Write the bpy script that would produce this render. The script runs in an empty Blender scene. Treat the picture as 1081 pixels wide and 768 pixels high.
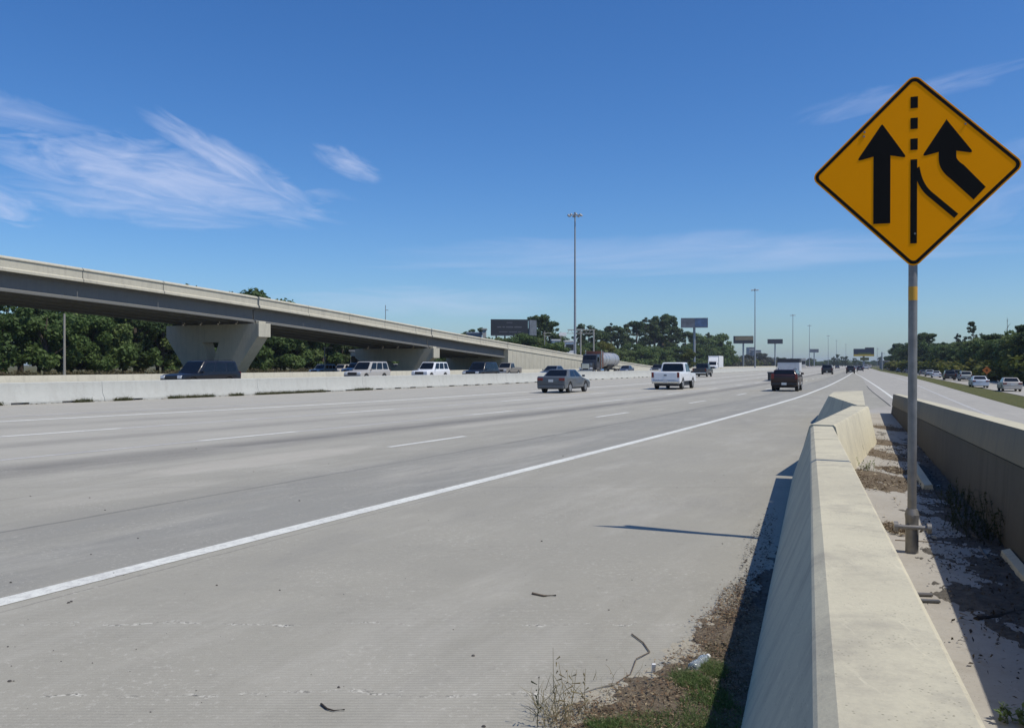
import bpy, bmesh, math, random
from mathutils import Vector, Matrix, noise as mnoise
R = math.radians
C = bpy.context.scene.collection
random.seed(7)
F = 900.8; HZ = 385.0; EYE = 1.72

# ------------------------------------------------------------------ helpers
def table(pts):
    def fn(t):
        n = len(pts)
        if t <= pts[0][0]: i = 0
        elif t >= pts[-1][0]: i = n - 2
        else:
            i = 0
            while i < n - 2 and t > pts[i + 1][0]: i += 1
        x0, y0 = pts[i]; x1, y1 = pts[i + 1]
        def m(k):
            if k == 0: return (pts[1][1] - pts[0][1]) / (pts[1][0] - pts[0][0])
            if k == n - 1: return (pts[-1][1] - pts[-2][1]) / (pts[-1][0] - pts[-2][0])
            return (pts[k + 1][1] - pts[k - 1][1]) / (pts[k + 1][0] - pts[k - 1][0])
        if t < x0: return y0 + m(0) * (t - x0)
        if t > x1: return y1 + m(n - 1) * (t - x1)
        h = x1 - x0; s = (t - x0) / h
        return ((2*s**3 - 3*s*s + 1) * y0 + (s**3 - 2*s*s + s) * h * m(i)
                + (-2*s**3 + 3*s*s) * y1 + (s**3 - s*s) * h * m(i + 1))
    return fn

edge_x = table([(-60, -37.0), (6.1, -3.75), (22.3, 4.35), (37.5, 11.6), (48.8, 16.75), (78.2, 29.4), (154.8, 61.3), (400, 161.5), (3000, 1215)])
gscale = table([(-60, 1.25), (5, 1.22), (20, 1.14), (36, 1.0), (46, .95), (80, .87), (124, .85), (3000, .85)])
def line_x(Y, r): return edge_x(Y) - r * gscale(Y)
def bar_x(Y): return edge_x(Y) - table([(-60, 40), (20, 34.9), (36.4, 33.0), (46.9, 32.0), (70.4, 30.4), (86, 29.5), (124, 28.2), (3000, 28)])(Y)
ramp_edge = table([(-60, -18.7), (35, 20.7), (115, 53.9), (300, 127.3), (3000, 1218)])
front_x = table([(-60, -13), (75, 45.0), (104, 57.0), (150, 76.0), (300, 138.3), (3000, 1237)])
def slope(fn, Y): return (fn(Y + .5) - fn(Y - .5))
def heading(Y, fn=edge_x): return math.atan(slope(fn, Y))

class MB:
    def __init__(s): s.v = []; s.f = []; s.uv = {}; s.m = []
    def add(s, vs, fs, mi=0):
        b = len(s.v); s.v += [tuple(v) for v in vs]
        for f in fs: s.f.append([b + i for i in f]); s.m.append(mi)
    def box(s, c, d, rot=None, mi=0, taper=1.0):
        x, y, z = d[0] / 2, d[1] / 2, d[2] / 2
        vs = []
        for k in (-1, 1):
            t = 1 if k < 0 else taper
            for (i, j) in ((-1, -1), (1, -1), (1, 1), (-1, 1)):
                p = Vector((i * x * t, j * y * t, k * z))
                if rot: p = rot @ p
                vs.append(p + Vector(c))
        s.add(vs, [(3, 2, 1, 0), (4, 5, 6, 7), (0, 1, 5, 4), (1, 2, 6, 5), (2, 3, 7, 6), (3, 0, 4, 7)], mi)
    def prism_x(s, out, x0, x1, mi=0):      # outline in (y, z), extruded along x
        n = len(out)
        s.add([(x0, y, z) for y, z in out] + [(x1, y, z) for y, z in out],
              [tuple(range(n))[::-1], tuple(range(n, 2 * n))] + [(i, (i + 1) % n, n + (i + 1) % n, n + i) for i in range(n)], mi)
    def slab(s, out, z0, z1, mi=0):         # outline in (x, y)
        n = len(out)
        s.add([(x, y, z0) for x, y in out] + [(x, y, z1) for x, y in out],
              [tuple(range(n))[::-1], tuple(range(n, 2 * n))] + [(i, (i + 1) % n, n + (i + 1) % n, n + i) for i in range(n)], mi)
    def tube(s, pts, rad, seg=10, mi=0, cap=True):
        pts = [Vector(p) for p in pts]
        if not isinstance(rad, (list, tuple)): rad = [rad] * len(pts)
        b = len(s.v); ref = None
        for i, p in enumerate(pts):
            d = (pts[min(i + 1, len(pts) - 1)] - pts[max(i - 1, 0)]).normalized()
            if ref is None: ref = Vector((1, 0, 0)) if abs(d.x) < .9 else Vector((0, 1, 0))
            a = d.cross(ref).normalized(); c = d.cross(a); ref = -c if False else ref
            for k in range(seg):
                t = 2 * math.pi * k / seg
                s.v.append(tuple(p + (a * math.cos(t) + c * math.sin(t)) * rad[i]))
        for i in range(len(pts) - 1):
            for k in range(seg):
                s.f.append([b + i*seg + k, b + i*seg + (k+1) % seg, b + (i+1)*seg + (k+1) % seg, b + (i+1)*seg + k]); s.m.append(mi)
        if cap:
            s.f.append([b + k for k in range(seg)][::-1]); s.m.append(mi)
            s.f.append([b + (len(pts)-1)*seg + k for k in range(seg)]); s.m.append(mi)
    def loft(s, secs, mi=0, cap=True, closed=True):
        n = len(secs[0]); b = len(s.v)
        for q in secs: s.v += [tuple(p) for p in q]
        for i in range(len(secs) - 1):
            for k in range(n if closed else n - 1):
                s.f.append([b + i*n + k, b + i*n + (k+1) % n, b + (i+1)*n + (k+1) % n, b + (i+1)*n + k]); s.m.append(mi)
        if cap:
            s.f.append([b + k for k in range(n)][::-1]); s.m.append(mi)
            s.f.append([b + (len(secs)-1)*n + k for k in range(n)]); s.m.append(mi)
    def build(s, name, mats, parent=None, bevel=0, smooth=None, fixn=True, uvs=None):
        me = bpy.data.meshes.new(name)
        me.from_pydata(s.v, [], s.f)
        if not isinstance(mats, (list, tuple)): mats = [mats]
        for m in mats: me.materials.append(m)
        for i, p in enumerate(me.polygons): p.material_index = s.m[i]
        if uvs:
            lay = me.uv_layers.new(name='UVMap')
            for l in me.loops: lay.data[l.index].uv = uvs[l.vertex_index]
        if fixn or bevel:
            bm = bmesh.new(); bm.from_mesh(me)
            if bevel:
                bmesh.ops.recalc_face_normals(bm, faces=bm.faces)
                ed = [e for e in bm.edges if len(e.link_faces) == 2 and e.calc_face_angle(0) > R(28)]
                bmesh.ops.bevel(bm, geom=ed, offset=bevel, segments=2, profile=.6, affect='EDGES', clamp_overlap=True)
            if fixn: bmesh.ops.recalc_face_normals(bm, faces=bm.faces)
            bm.to_mesh(me); bm.free()
        if smooth:
            me.shade_smooth()
            me.set_sharp_from_angle(angle=R(smooth))
        me.update()
        o = bpy.data.objects.new(name, me); C.objects.link(o)
        if parent: o.parent = parent
        return o

def tag(o, label=None, cat=None, group=None, kind=None):
    if label: o['label'] = label
    if cat: o['category'] = cat
    if group: o['group'] = group
    if kind: o['kind'] = kind
    return o
def empty(name, loc, rz=0, label=None, cat=None, group=None):
    o = bpy.data.objects.new(name, None); C.objects.link(o)
    o.empty_display_size = .3
    o.location = loc; o.rotation_euler = (0, 0, rz)
    return tag(o, label, cat, group)
def copy_tree(o, parent=None):
    c = o.copy(); C.objects.link(c)
    if parent: c.parent = parent
    for ch in [k for k in o.children]: copy_tree(ch, c)
    return c

# ------------------------------------------------------------------ materials
class NT:
    def __init__(s, name):
        s.m = bpy.data.materials.new(name); s.m.use_nodes = True
        s.t = s.m.node_tree; s.b = s.t.nodes['Principled BSDF']
    def n(s, ty, **kw):
        x = s.t.nodes.new(ty)
        for k, v in kw.items():
            if k == 'ins':
                for a, b in v.items(): x.inputs[a].default_value = b
            else: setattr(x, k, v)
        return x
    def l(s, a, b): s.t.links.new(a, b)
    def coord(s, kind='Object', scale=(1, 1, 1)):
        c = s.n('ShaderNodeTexCoord'); mp = s.n('ShaderNodeMapping', ins={'Scale': scale})
        s.l(c.outputs[kind], mp.inputs['Vector']); return mp.outputs['Vector']
    def pos(s, scale=(1, 1, 1)):
        c = s.n('ShaderNodeNewGeometry'); mp = s.n('ShaderNodeMapping', ins={'Scale': scale})
        s.l(c.outputs['Position'], mp.inputs['Vector']); return mp.outputs['Vector']
    def noise(s, vec, scale, detail=6, rough=.6, dist=0):
        x = s.n('ShaderNodeTexNoise', ins={'Scale': scale, 'Detail': detail, 'Roughness': rough, 'Distortion': dist})
        s.l(vec, x.inputs['Vector']); return x.outputs['Fac']
    def ramp(s, fac, stops):
        x = s.n('ShaderNodeValToRGB'); e = x.color_ramp.elements
        while len(e) < len(stops): e.new(.5)
        for i, (p, c) in enumerate(stops):
            e[i].position = p
            e[i].color = (c, c, c, 1) if not isinstance(c, (tuple, list)) else tuple(c) + (1,)
        s.l(fac, x.inputs['Fac']); return x.outputs['Color']
    def mix(s, fac, a, b, mode='MIX'):
        x = s.n('ShaderNodeMix', data_type='RGBA', blend_type=mode)
        for sock, val in ((0, fac), (6, a), (7, b)):
            if hasattr(val, 'is_output'): s.l(val, x.inputs[sock])
            elif isinstance(val, (int, float)) and sock == 0: x.inputs[0].default_value = val
            else: x.inputs[sock].default_value = (tuple(val) + (1,)) if isinstance(val, (tuple, list)) else (val, val, val, 1)
        return x.outputs[2]
    def math(s, op, a, b=0.0, c=None, clamp=False):
        x = s.n('ShaderNodeMath', operation=op, use_clamp=clamp)
        for i, v in enumerate((a, b, c)):
            if v is None: continue
            if hasattr(v, 'is_output'): s.l(v, x.inputs[i])
            else: x.inputs[i].default_value = v
        return x.outputs[0]
    def bump(s, h, strength=.3, dist=.01):
        x = s.n('ShaderNodeBump', ins={'Strength': strength, 'Distance': dist})
        s.l(h, x.inputs['Height']); s.l(x.outputs['Normal'], s.b.inputs['Normal'])
    def color(s, c):
        if hasattr(c, 'is_output'): s.l(c, s.b.inputs['Base Color'])
        else: s.b.inputs['Base Color'].default_value = tuple(c) + (1,)
    def p(s, **kw):
        for k, v in kw.items(): s.b.inputs[k.replace('_', ' ')].default_value = v

def plain(name, col, rough=.6, metal=0, var=.15, scale=3, coat=0, spec=None):
    t = NT(name); v = t.coord('Object')
    f = t.noise(v, scale, 5)
    t.color(t.mix(t.ramp(f, [(.3, 1 - var), (.7, 1.0)]), (0, 0, 0), col) if var else col)
    t.p(Roughness=rough, Metallic=metal, Coat_Weight=coat)
    if spec is not None: t.b.inputs['Specular IOR Level'].default_value = spec
    return t.m

def concrete(name, col, dirt=(.12, .10, .08), amount=.45, fine=40, streak=True, bmp=.4):
    t = NT(name); P = t.pos()
    big = t.noise(P, .5, 8, .65); mid = t.noise(P, 3.2, 8, .7); sm = t.noise(P, fine, 3, .6)
    c = t.mix(t.ramp(mid, [(.3, 0.0), (.75, .35)]), col, tuple(x * .78 for x in col))
    c = t.mix(t.ramp(sm, [(.35, .16), (.6, 0.0)]), c, tuple(x * .6 for x in col))
    if streak:
        st = t.noise(t.pos((1.2, 1.2, .12)), 2.2, 7, .7)
        c = t.mix(t.math('MULTIPLY', t.ramp(st, [(.5, 0.0), (.72, 1.0)]), amount), c, dirt)
    c = t.mix(t.math('MULTIPLY', t.ramp(big, [(.5, 0.0), (.75, 1.0)]), amount * .7), c, dirt)
    vo = t.n('ShaderNodeTexVoronoi', ins={'Scale': 55.0}); t.l(P, vo.inputs['Vector'])
    gate = t.noise(P, 7, 4, .7)
    pit = t.math('MULTIPLY', t.ramp(vo.outputs['Distance'], [(.12, 1.0), (.24, 0.0)]), t.ramp(gate, [(.50, 0.0), (.56, .7)]))
    sc_ = t.n('ShaderNodeMapping', ins={'Rotation': (0, 0, R(24)), 'Scale': (9, 1.1, 9)}); t.l(P, sc_.inputs['Vector'])
    c = t.mix(t.ramp(t.noise(sc_.outputs['Vector'], 2.4, 6, .75), [(.60, 0.0), (.68, .35)]), c, tuple(min(.8, x * 1.3) for x in col))
    c = t.mix(t.ramp(t.noise(P, 5, 8, .8), [(.55, 0.0), (.70, .4)]), c, dirt)
    c = t.mix(pit, c, tuple(x * .35 for x in col))
    t.color(c); t.p(Roughness=.9); t.b.inputs['Specular IOR Level'].default_value = .25
    t.bump(t.mix(.5, sm, mid), bmp, .006)
    return t.m

PV = 185.3
def road_mat(name, lanes, base=(.375, .352, .286), tine=True):
    t = NT(name); uv = t.coord('UV'); P = t.pos()
    sp = t.n('ShaderNodeSeparateXYZ'); t.l(uv, sp.inputs[0]); u, v = sp.outputs[0], sp.outputs[1]
    big = t.noise(P, .12, 6, .6); mid = t.noise(P, 1.1, 9, .7); fine = t.noise(P, 26, 5, .75); vf = t.noise(P, 130, 3, .8)
    lng = t.noise(t.coord('UV', (2.6, .09, 1)), 1, 6, .6)
    dark = tuple(x * .70 for x in base); blue = (.275, .268, .235)
    c = t.mix(t.ramp(big, [(.35, 0.0), (.7, .6)]), base, tuple(x * .86 for x in base))
    if lanes:
        c = t.mix(t.ramp(t.math('MULTIPLY', u, .05), [(.15, 0.0), (.5, .8)]), c, (.455, .43, .365))
        # whole lane beside the edge line is an older greyer pavement
        j = t.math('ADD', u, t.math('MULTIPLY', t.math('SUBTRACT', mid, .5), .8))
        a = t.ramp(t.math('MULTIPLY', j, .1), [(.0, 0.0), (.012, 1.0), (.215, .9), (.30, .30), (.42, .10), (.6, .05), (.9, 0)])
        lf = t.noise(t.coord('UV', (1.1, .12, 1)), 1, 5, .6)
        c = t.mix(t.math('MULTIPLY', a, t.ramp(lf, [(.3, .45), (.6, .95)])), c, blue)
        # dark strip of rubber and drips along each lane centre
        for cu, w, k in ((7.0, 1.15, 1.0), (2.2, .7, .18), (11.3, 1.0, .5), (16.8, 1.0, .38), (21.6, .9, .15), (5.1, .5, .1)):
            d = t.math('ABSOLUTE', t.math('SUBTRACT', t.math('ADD', u, t.math('MULTIPLY', t.math('SUBTRACT', lng, .5), .7)), cu))
            b = t.math('SUBTRACT', 1.0, t.math('DIVIDE', d, w), clamp=True)
            b = t.math('MULTIPLY', t.math('SMOOTH_MIN', b, 1.0, .1), t.math('MULTIPLY', t.ramp(lng, [(.25, .55), (.7, 1.0)]), k))
            c = t.mix(b, c, (.14, .133, .12))
        # longitudinal joints
        for cu, w, k in ((2.35, .045, .85), (4.28, .018, .4), (8.95, .02, .35), (14.1, .025, .35), (-.22, .012, .45)):
            d = t.math('ABSOLUTE', t.math('SUBTRACT', t.math('ADD', u, t.math('MULTIPLY', t.math('SUBTRACT', mid, .5), .09)), cu))
            c = t.mix(t.math('MULTIPLY', t.ramp(t.math('DIVIDE', d, w), [(.6, 1.0), (1.0, 0.0)]), t.math('MULTIPLY', t.ramp(lng, [(.35, .2), (.6, 1.0)]), k)), c, (.06, .06, .06))
        # pale worn patch and ghost of an old dash in the second lane
        for cu, cv, wu, wv, k in ((4.6, PV, .75, 3.2, .55), (3.4, PV - 4.5, .5, 1.6, .3), (1.2, PV + 1, .5, 5, .25), (5.9, PV + 12, .6, 4, .3)):
            du = t.math('DIVIDE', t.math('SUBTRACT', u, cu), wu); dv = t.math('DIVIDE', t.math('SUBTRACT', v, cv), wv)
            e_ = t.math('ADD', t.math('ADD', t.math('MULTIPLY', du, du), t.math('MULTIPLY', dv, dv)), t.math('MULTIPLY', t.math('SUBTRACT', mid, .5), 1.6))
            c = t.mix(t.math('MULTIPLY', t.ramp(e_, [(.45, 1.0), (1.0, 0.0)]), k), c, (.53, .49, .41))
        # skewed scrape marks across the grey lane
        sk = t.n('ShaderNodeMapping', ins={'Rotation': (0, 0, R(28)), 'Scale': (1.9, .28, 1)}); t.l(uv, sk.inputs['Vector'])
        c = t.mix(t.math('MULTIPLY', t.ramp(t.noise(sk.outputs['Vector'], 1.6, 8, .7), [(.52, 0.0), (.68, .5)]), t.ramp(t.math('MULTIPLY', u, .1), [(.0, 0.0), (.02, 1.0), (.22, 1.0), (.26, 0.0)])), c, (.20, .195, .18))
    # transverse hairline joints
    fr = t.math('FRACT', t.math('DIVIDE', v, 9.3))
    d = t.math('ABSOLUTE', t.math('SUBTRACT', fr, t.math('ADD', .5, t.math('MULTIPLY', t.math('SUBTRACT', mid, .5), .012))))
    c = t.mix(t.math('MULTIPLY', t.ramp(d, [(.0006, 1.0), (.0014, 0.0)]), t.ramp(fine, [(.4, .1), (.6, .5)])), c, (.1, .1, .1))
    # fine grain, pale chips, dark specks
    c = t.mix(t.ramp(fine, [(.3, .28), (.55, 0.0)]), c, dark)
    c = t.mix(t.ramp(vf, [(.35, .42), (.6, 0.0)]), c, tuple(x * .5 for x in base))
    c = t.mix(t.math('MULTIPLY', t.ramp(t.noise(P, 19, 7, .85), [(.54, 0.0), (.64, .75)]), t.ramp(t.noise(P, .8, 6, .7), [(.42, .12), (.62, 1.0)])), c, (.58, .545, .465))
    for v0 in (172.9, 174.25, 183.4):     # broken pale spalls and dark specks along slab cracks
        d = t.math('ABSOLUTE', t.math('SUBTRACT', t.math('ADD', v, t.math('MULTIPLY', t.math('SUBTRACT', t.noise(P, 1.6, 5, .7), .5), .5)), v0))
        e_ = t.math('MULTIPLY', t.ramp(d, [(.008, 1.0), (.028, 0.0)]), t.ramp(t.noise(P, 4.5, 6, .8), [(.48, 0.0), (.60, 1.0)]))
        c = t.mix(e_, c, t.mix(t.ramp(t.noise(P, 33, 3), [(.48, 0.0), (.56, 1.0)]), (.62, .59, .50), (.09, .085, .075)))
    c = t.mix(t.ramp(t.noise(P, 6.5, 9, .85), [(.56, 0.0), (.66, .5)]), c, (.20, .185, .155))
    c = t.mix(t.ramp(t.noise(t.coord('UV', (1.0, .22, 1)), 1.3, 9, .72), [(.50, 0.0), (.72, .38)]), c, (.50, .47, .40))
    c = t.mix(t.ramp(t.noise(t.coord('UV', (.7, .16, 1)), 1.0, 8, .75), [(.52, 0.0), (.74, .42)]), c, (.22, .212, .19))
    c = t.mix(t.ramp(mid, [(.25, .22), (.5, 0.0)]), c, dark)
    h = t.mix(.5, fine, vf)
    if tine:
        w = t.math('SINE', t.math('MULTIPLY', t.math('ADD', v, t.math('MULTIPLY', mid, .05)), 2 * math.pi / .038))
        g = t.math('MULTIPLY', t.ramp(t.noise(P, .33, 4), [(.40, 0.0), (.52, 1.0)]), t.ramp(w, [(.0, 0.0), (.9, .22)]))
        g = t.math('MULTIPLY', g, t.ramp(t.math('MULTIPLY', u, -1.0), [(.2, 0.0), (.5, 1.0)]))
        c = t.mix(g, c, (.11, .11, .105))
    t.color(c); t.p(Roughness=.85); t.b.inputs['Specular IOR Level'].default_value = .3
    t.bump(h, .35, .006)
    return t.m

def paint_line(name, worn=.5, col=(.74, .735, .65)):
    t = NT(name); P = t.pos()
    a = t.noise(P, 14, 8, .8); b = t.noise(P, 1.1, 5, .6)
    f = t.math('ADD', t.ramp(a, [(worn - .1, 1.0), (worn + .16, 0.0)]), t.math('MULTIPLY', t.ramp(b, [(.35, 1.0), (.6, 0.0)]), worn * .7), clamp=True)
    # worn paint shows the slab beneath: mix to the slab colour
    t.color(t.mix(f, col, (.36, .345, .32))); t.p(Roughness=.7); t.bump(a, .3, .003)
    return t.m

def leaf_mat(name, c1, c2, c3):
    t = NT(name); P = t.pos()
    oi = t.n('ShaderNodeObjectInfo'); f = t.noise(P, .55, 3, .6); g = t.noise(P, 5, 2)
    c = t.mix(t.ramp(f, [(.38, 0.0), (.62, 1.0)]), c1, c2)
    c = t.mix(t.ramp(g, [(.5, 0.0), (.75, .8)]), c, c3)
    c = t.mix(t.math('MULTIPLY', t.ramp(oi.outputs['Random'], [(.3, 1.0), (.6, 0.0)]), .5), c, tuple(x * .6 for x in c1))
    c = t.mix(t.math('MULTIPLY', t.ramp(oi.outputs['Random'], [(.6, 0.0), (1.0, 1.0)]), .45), c, (c3[0] * 1.15, c3[1] * 1.05, c3[2]))
    t.color(c); t.p(Roughness=.6); t.b.inputs['Specular IOR Level'].default_value = .25
    tr = t.n('ShaderNodeBsdfTranslucent'); t.l(c, tr.inputs['Color'])
    ms = t.n('ShaderNodeMixShader', ins={0: .38}); t.l(t.b.outputs[0], ms.inputs[1]); t.l(tr.outputs[0], ms.inputs[2])
    t.l(ms.outputs[0], t.t.nodes['Material Output'].inputs['Surface'])
    return t.m

def grass_mat(name, c1, c2, c3, sc=.35):
    t = NT(name); P = t.pos()
    a = t.noise(P, sc, 8, .7); b = t.noise(P, sc * 9, 6, .8); d = t.noise(P, sc * 40, 4, .8)
    c = t.mix(t.ramp(a, [(.4, 0.0), (.62, 1.0)]), c1, c2)
    c = t.mix(t.ramp(b, [(.5, 0.0), (.66, .8)]), c, c3)
    c = t.mix(t.ramp(d, [(.35, .45), (.55, 0.0)]), c, tuple(x * .4 for x in c1))
    t.color(c); t.p(Roughness=.95); t.b.inputs['Specular IOR Level'].default_value = .1
    t.bump(t.mix(.5, b, d), .8, .08)
    return t.m

M = {}
M['highway'] = road_mat('highway_concrete', True)
M['ramp'] = road_mat('ramp_concrete', False, (.41, .385, .33), False)
M['gore'] = concrete('gore_concrete', (.40, .375, .325), (.20, .165, .12), .6, 30, False, .5)
M['barrier'] = concrete('barrier_concrete', (.585, .535, .385), (.27, .245, .20), .6, 60)
M['barrier_pale'] = concrete('pale_barrier_concrete', (.47, .47, .43), (.28, .26, .23), .35, 30)
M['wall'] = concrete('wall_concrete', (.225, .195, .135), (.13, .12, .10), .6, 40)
M['wall_low'] = concrete('shade_toned_wall_concrete', (.10, .09, .068), (.05, .045, .035), .7, 40)  # shade of the lower wall face painted in as a darker concrete
M['bridge'] = concrete('bridge_concrete', (.50, .47, .375), (.27, .25, .21), .5, 12)
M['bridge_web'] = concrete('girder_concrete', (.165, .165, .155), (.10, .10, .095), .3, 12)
M['pier'] = concrete('pier_concrete', (.50, .455, .36), (.26, .24, .20), .5, 12)
M['line'] = paint_line('edge_line_paint', .37)
M['dash'] = paint_line('dash_paint', .38, (.70, .69, .61))
M['faint'] = paint_line('faded_paint', .48, (.60, .585, .52))
M['grass'] = grass_mat('verge_grass', (.060, .078, .025), (.12, .115, .04), (.24, .20, .10), 1.4)
M['dry'] = grass_mat('dry_ground', (.115, .105, .055), (.085, .09, .035), (.17, .14, .08), .2)
M['steel'] = plain('galvanised_steel', (.27, .26, .245), .5, .5, .35, 9)
M['mast'] = plain('mast_steel', (.30, .32, .34), .5, .3, .2)
M['black'] = plain('black_plastic', (.018, .018, .02), .5, 0, .2)
M['tyre'] = plain('tyre_rubber', (.02, .02, .02), .85, 0, .3)
M['rim'] = plain('alloy', (.45, .46, .47), .3, .8, .1)
M['chrome'] = plain('chrome', (.65, .66, .68), .15, 1, .05)
M['red_lens'] = plain('red_lens', (.16, .008, .006), .25, 0, .1, coat=.3)
M['lamp_lens'] = plain('lamp_lens', (.75, .77, .78), .1, 0, .1, coat=.8)
M['plate'] = plain('number_plate', (.62, .62, .60), .5, 0, .1)
M['bark'] = plain('bark', (.11, .085, .065), .9, 0, .5, 5)
M['bill_dark'] = plain('billboard_black_panel', (.02, .022, .028), .5, 0, .3)
M['bill_blue'] = plain('billboard_blue_panel', (.07, .13, .25), .5, 0, .5, .6)
M['bill_grey'] = plain('billboard_grey_panel', (.14, .155, .18), .5, 0, .5, .8)
M['bill_yellow'] = plain('yellow_panel', (.52, .36, .04), .5, 0, .2)
M['white_paint'] = plain('white_paint', (.74, .74, .73), .45, 0, .12)
M['far_build'] = plain('far_building_wall', (.26, .27, .28), .7, 0, .3, .3)
M['far_build_pale'] = plain('pale_building_wall', (.48, .47, .44), .7, 0, .3, .3)
t = NT('car_glass'); t.color((.006, .007, .008)); t.p(Roughness=.08); M['glass'] = t.m
def carpaint(name, col):
    t = NT(name); v = t.coord('Object'); f = t.noise(v, 2.5, 4)
    t.color(t.mix(t.ramp(f, [(.4, .0), (.75, .25)]), col, tuple(x * .75 + .003 for x in col)))
    t.p(Roughness=.4, Metallic=0, Coat_Weight=.5, Coat_Roughness=.08); t.b.inputs['Specular IOR Level'].default_value = .3
    return t.m
leafA = leaf_mat('leaf_broad', (0.067, 0.122, 0.034), (0.116, 0.177, 0.049), (0.159, 0.195, 0.073))
leafB = leaf_mat('leaf_dark', (0.046, 0.083, 0.029), (0.079, 0.122, 0.040), (0.110, 0.134, 0.049))
leafP = leaf_mat('pine_needles', (.038, .062, .028), (.06, .085, .035), (.09, .095, .045))
leafY = leaf_mat('leaf_spring', (.09, .12, .02), (.14, .16, .03), (.17, .16, .05))
leafG = leaf_mat('leaf_distant', (.07, .085, .05), (.12, .115, .075), (.15, .13, .10))

# ------------------------------------------------------------------ terrain and roads
rowsY = [-150, -60, -30, -15, -8, -2, 2, 4, 6, 8, 10, 12, 15, 18, 22, 26, 30, 35, 40, 46, 54, 62, 70, 80, 92, 105, 120, 140, 160, 185, 215, 250, 300, 360, 430, 520, 640, 800, 1000, 1300, 1700, 2300, 3000]
def grid(fns, ys, z, name, mat, kind='structure', uvf=None):
    mb = MB(); uv = []; s = 0; prev = None
    for Y in ys:
        c = fns[0](Y)
        if prev: s += math.hypot(Y - prev[1], edge_x(Y) - prev[0])
        prev = (edge_x(Y), Y)
        for k, fn in enumerate(fns):
            zz = z(k, Y) if callable(z) else z
            mb.v.append((fn(Y), Y, zz)); uv.append(((edge_x(Y) - fn(Y)) / gscale(Y), s))
    n = len(fns)
    for i in range(len(ys) - 1):
        for k in range(n - 1):
            mb.f.append([i*n + k, i*n + k + 1, (i+1)*n + k + 1, (i+1)*n + k]); mb.m.append(0)
    o = mb.build(name, mat, fixn=False, uvs=uv)
    return tag(o, kind=kind)
cols = [lambda Y: edge_x(Y) - 4500, lambda Y: edge_x(Y) - 500, lambda Y: edge_x(Y) - 120, lambda Y: edge_x(Y) - 60, lambda Y: edge_x(Y) - 10, lambda Y: ramp_edge(Y) - 1.0, lambda Y: ramp_edge(Y) + .3,
        lambda Y: ramp_edge(Y) + (front_x(Y) - ramp_edge(Y)) * .55, front_x, lambda Y: front_x(Y) + 40, lambda Y: edge_x(Y) + 600, lambda Y: edge_x(Y) + 4500]
zs = [-.05, -.05, -.05, -.05, -.05, -.05, -.03, -.75, -1.12, -1.15, -1.15, -1.15]
def terr_z(k, Y):
    if k in (7, 8, 9, 10, 11) and Y > 400: return zs[k] + (1.05) * min(1, (Y - 400) / 600)
    return zs[k]
grid(cols, rowsY + [4200, 5600], terr_z, 'ground', M['dry'])
fine = sorted(set(rowsY + [x * 1.0 for x in range(-14, 60, 2)]))
grid([lambda Y, q=q: line_x(Y, q) if q is not None else bar_x(Y) - 1 for q in (None, 26, 22, 18, 14, 10, 6, 3, 1, 0, -2.2, -4, -6, -8.5)], fine, 0.0, 'highway', M['highway'])
# strip of shoulder beyond the line that runs to the gore; ramp carriageway on top
seam = table([(-60, -22.3), (7.2, 4.55), (30, 13.6), (36.2, 16.0), (64.5, 26.9), (110, 45.2), (172, 69.8), (260, 105.5), (3000, 1217)])
grid([seam, lambda Y: (seam(Y) + ramp_edge(Y)) / 2, ramp_edge], fine, .004, 'ramp_road', M['ramp'])
grid([lambda Y: bar_x(Y) - 31.5, lambda Y: bar_x(Y) - 15, lambda Y: bar_x(Y) - .9], fine, .12, 'opposite_highway', M['ramp'])
grid([lambda Y: bar_x(Y) - 66, lambda Y: bar_x(Y) - 54], [y for y in fine if y > 30 and y < 1100], .0, 'left_frontage_road', M['ramp'])
grid([lambda Y: front_x(Y) + .3, lambda Y: front_x(Y) + 9.5], [y for y in fine if y < 700], lambda k, Y: terr_z(8, Y) + .03, 'right_frontage_road', M['ramp'])
# grass verge sheet on the slope
gv = MB()
vy = [y for y in fine if 10 < y < 1300]
o = grid([lambda Y: ramp_edge(Y) + .02, lambda Y: ramp_edge(Y) + .3, lambda Y: ramp_edge(Y) + (front_x(Y) - ramp_edge(Y)) * .55, lambda Y: front_x(Y)], vy,
         lambda k, Y: ({0: -.026, 1: -.02, 2: -.74, 3: -1.105}[k] + (1.05 * min(1, max(0, (Y - 400) / 600)) if k > 1 else 0)), 'grass_verge', M['grass'])

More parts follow.
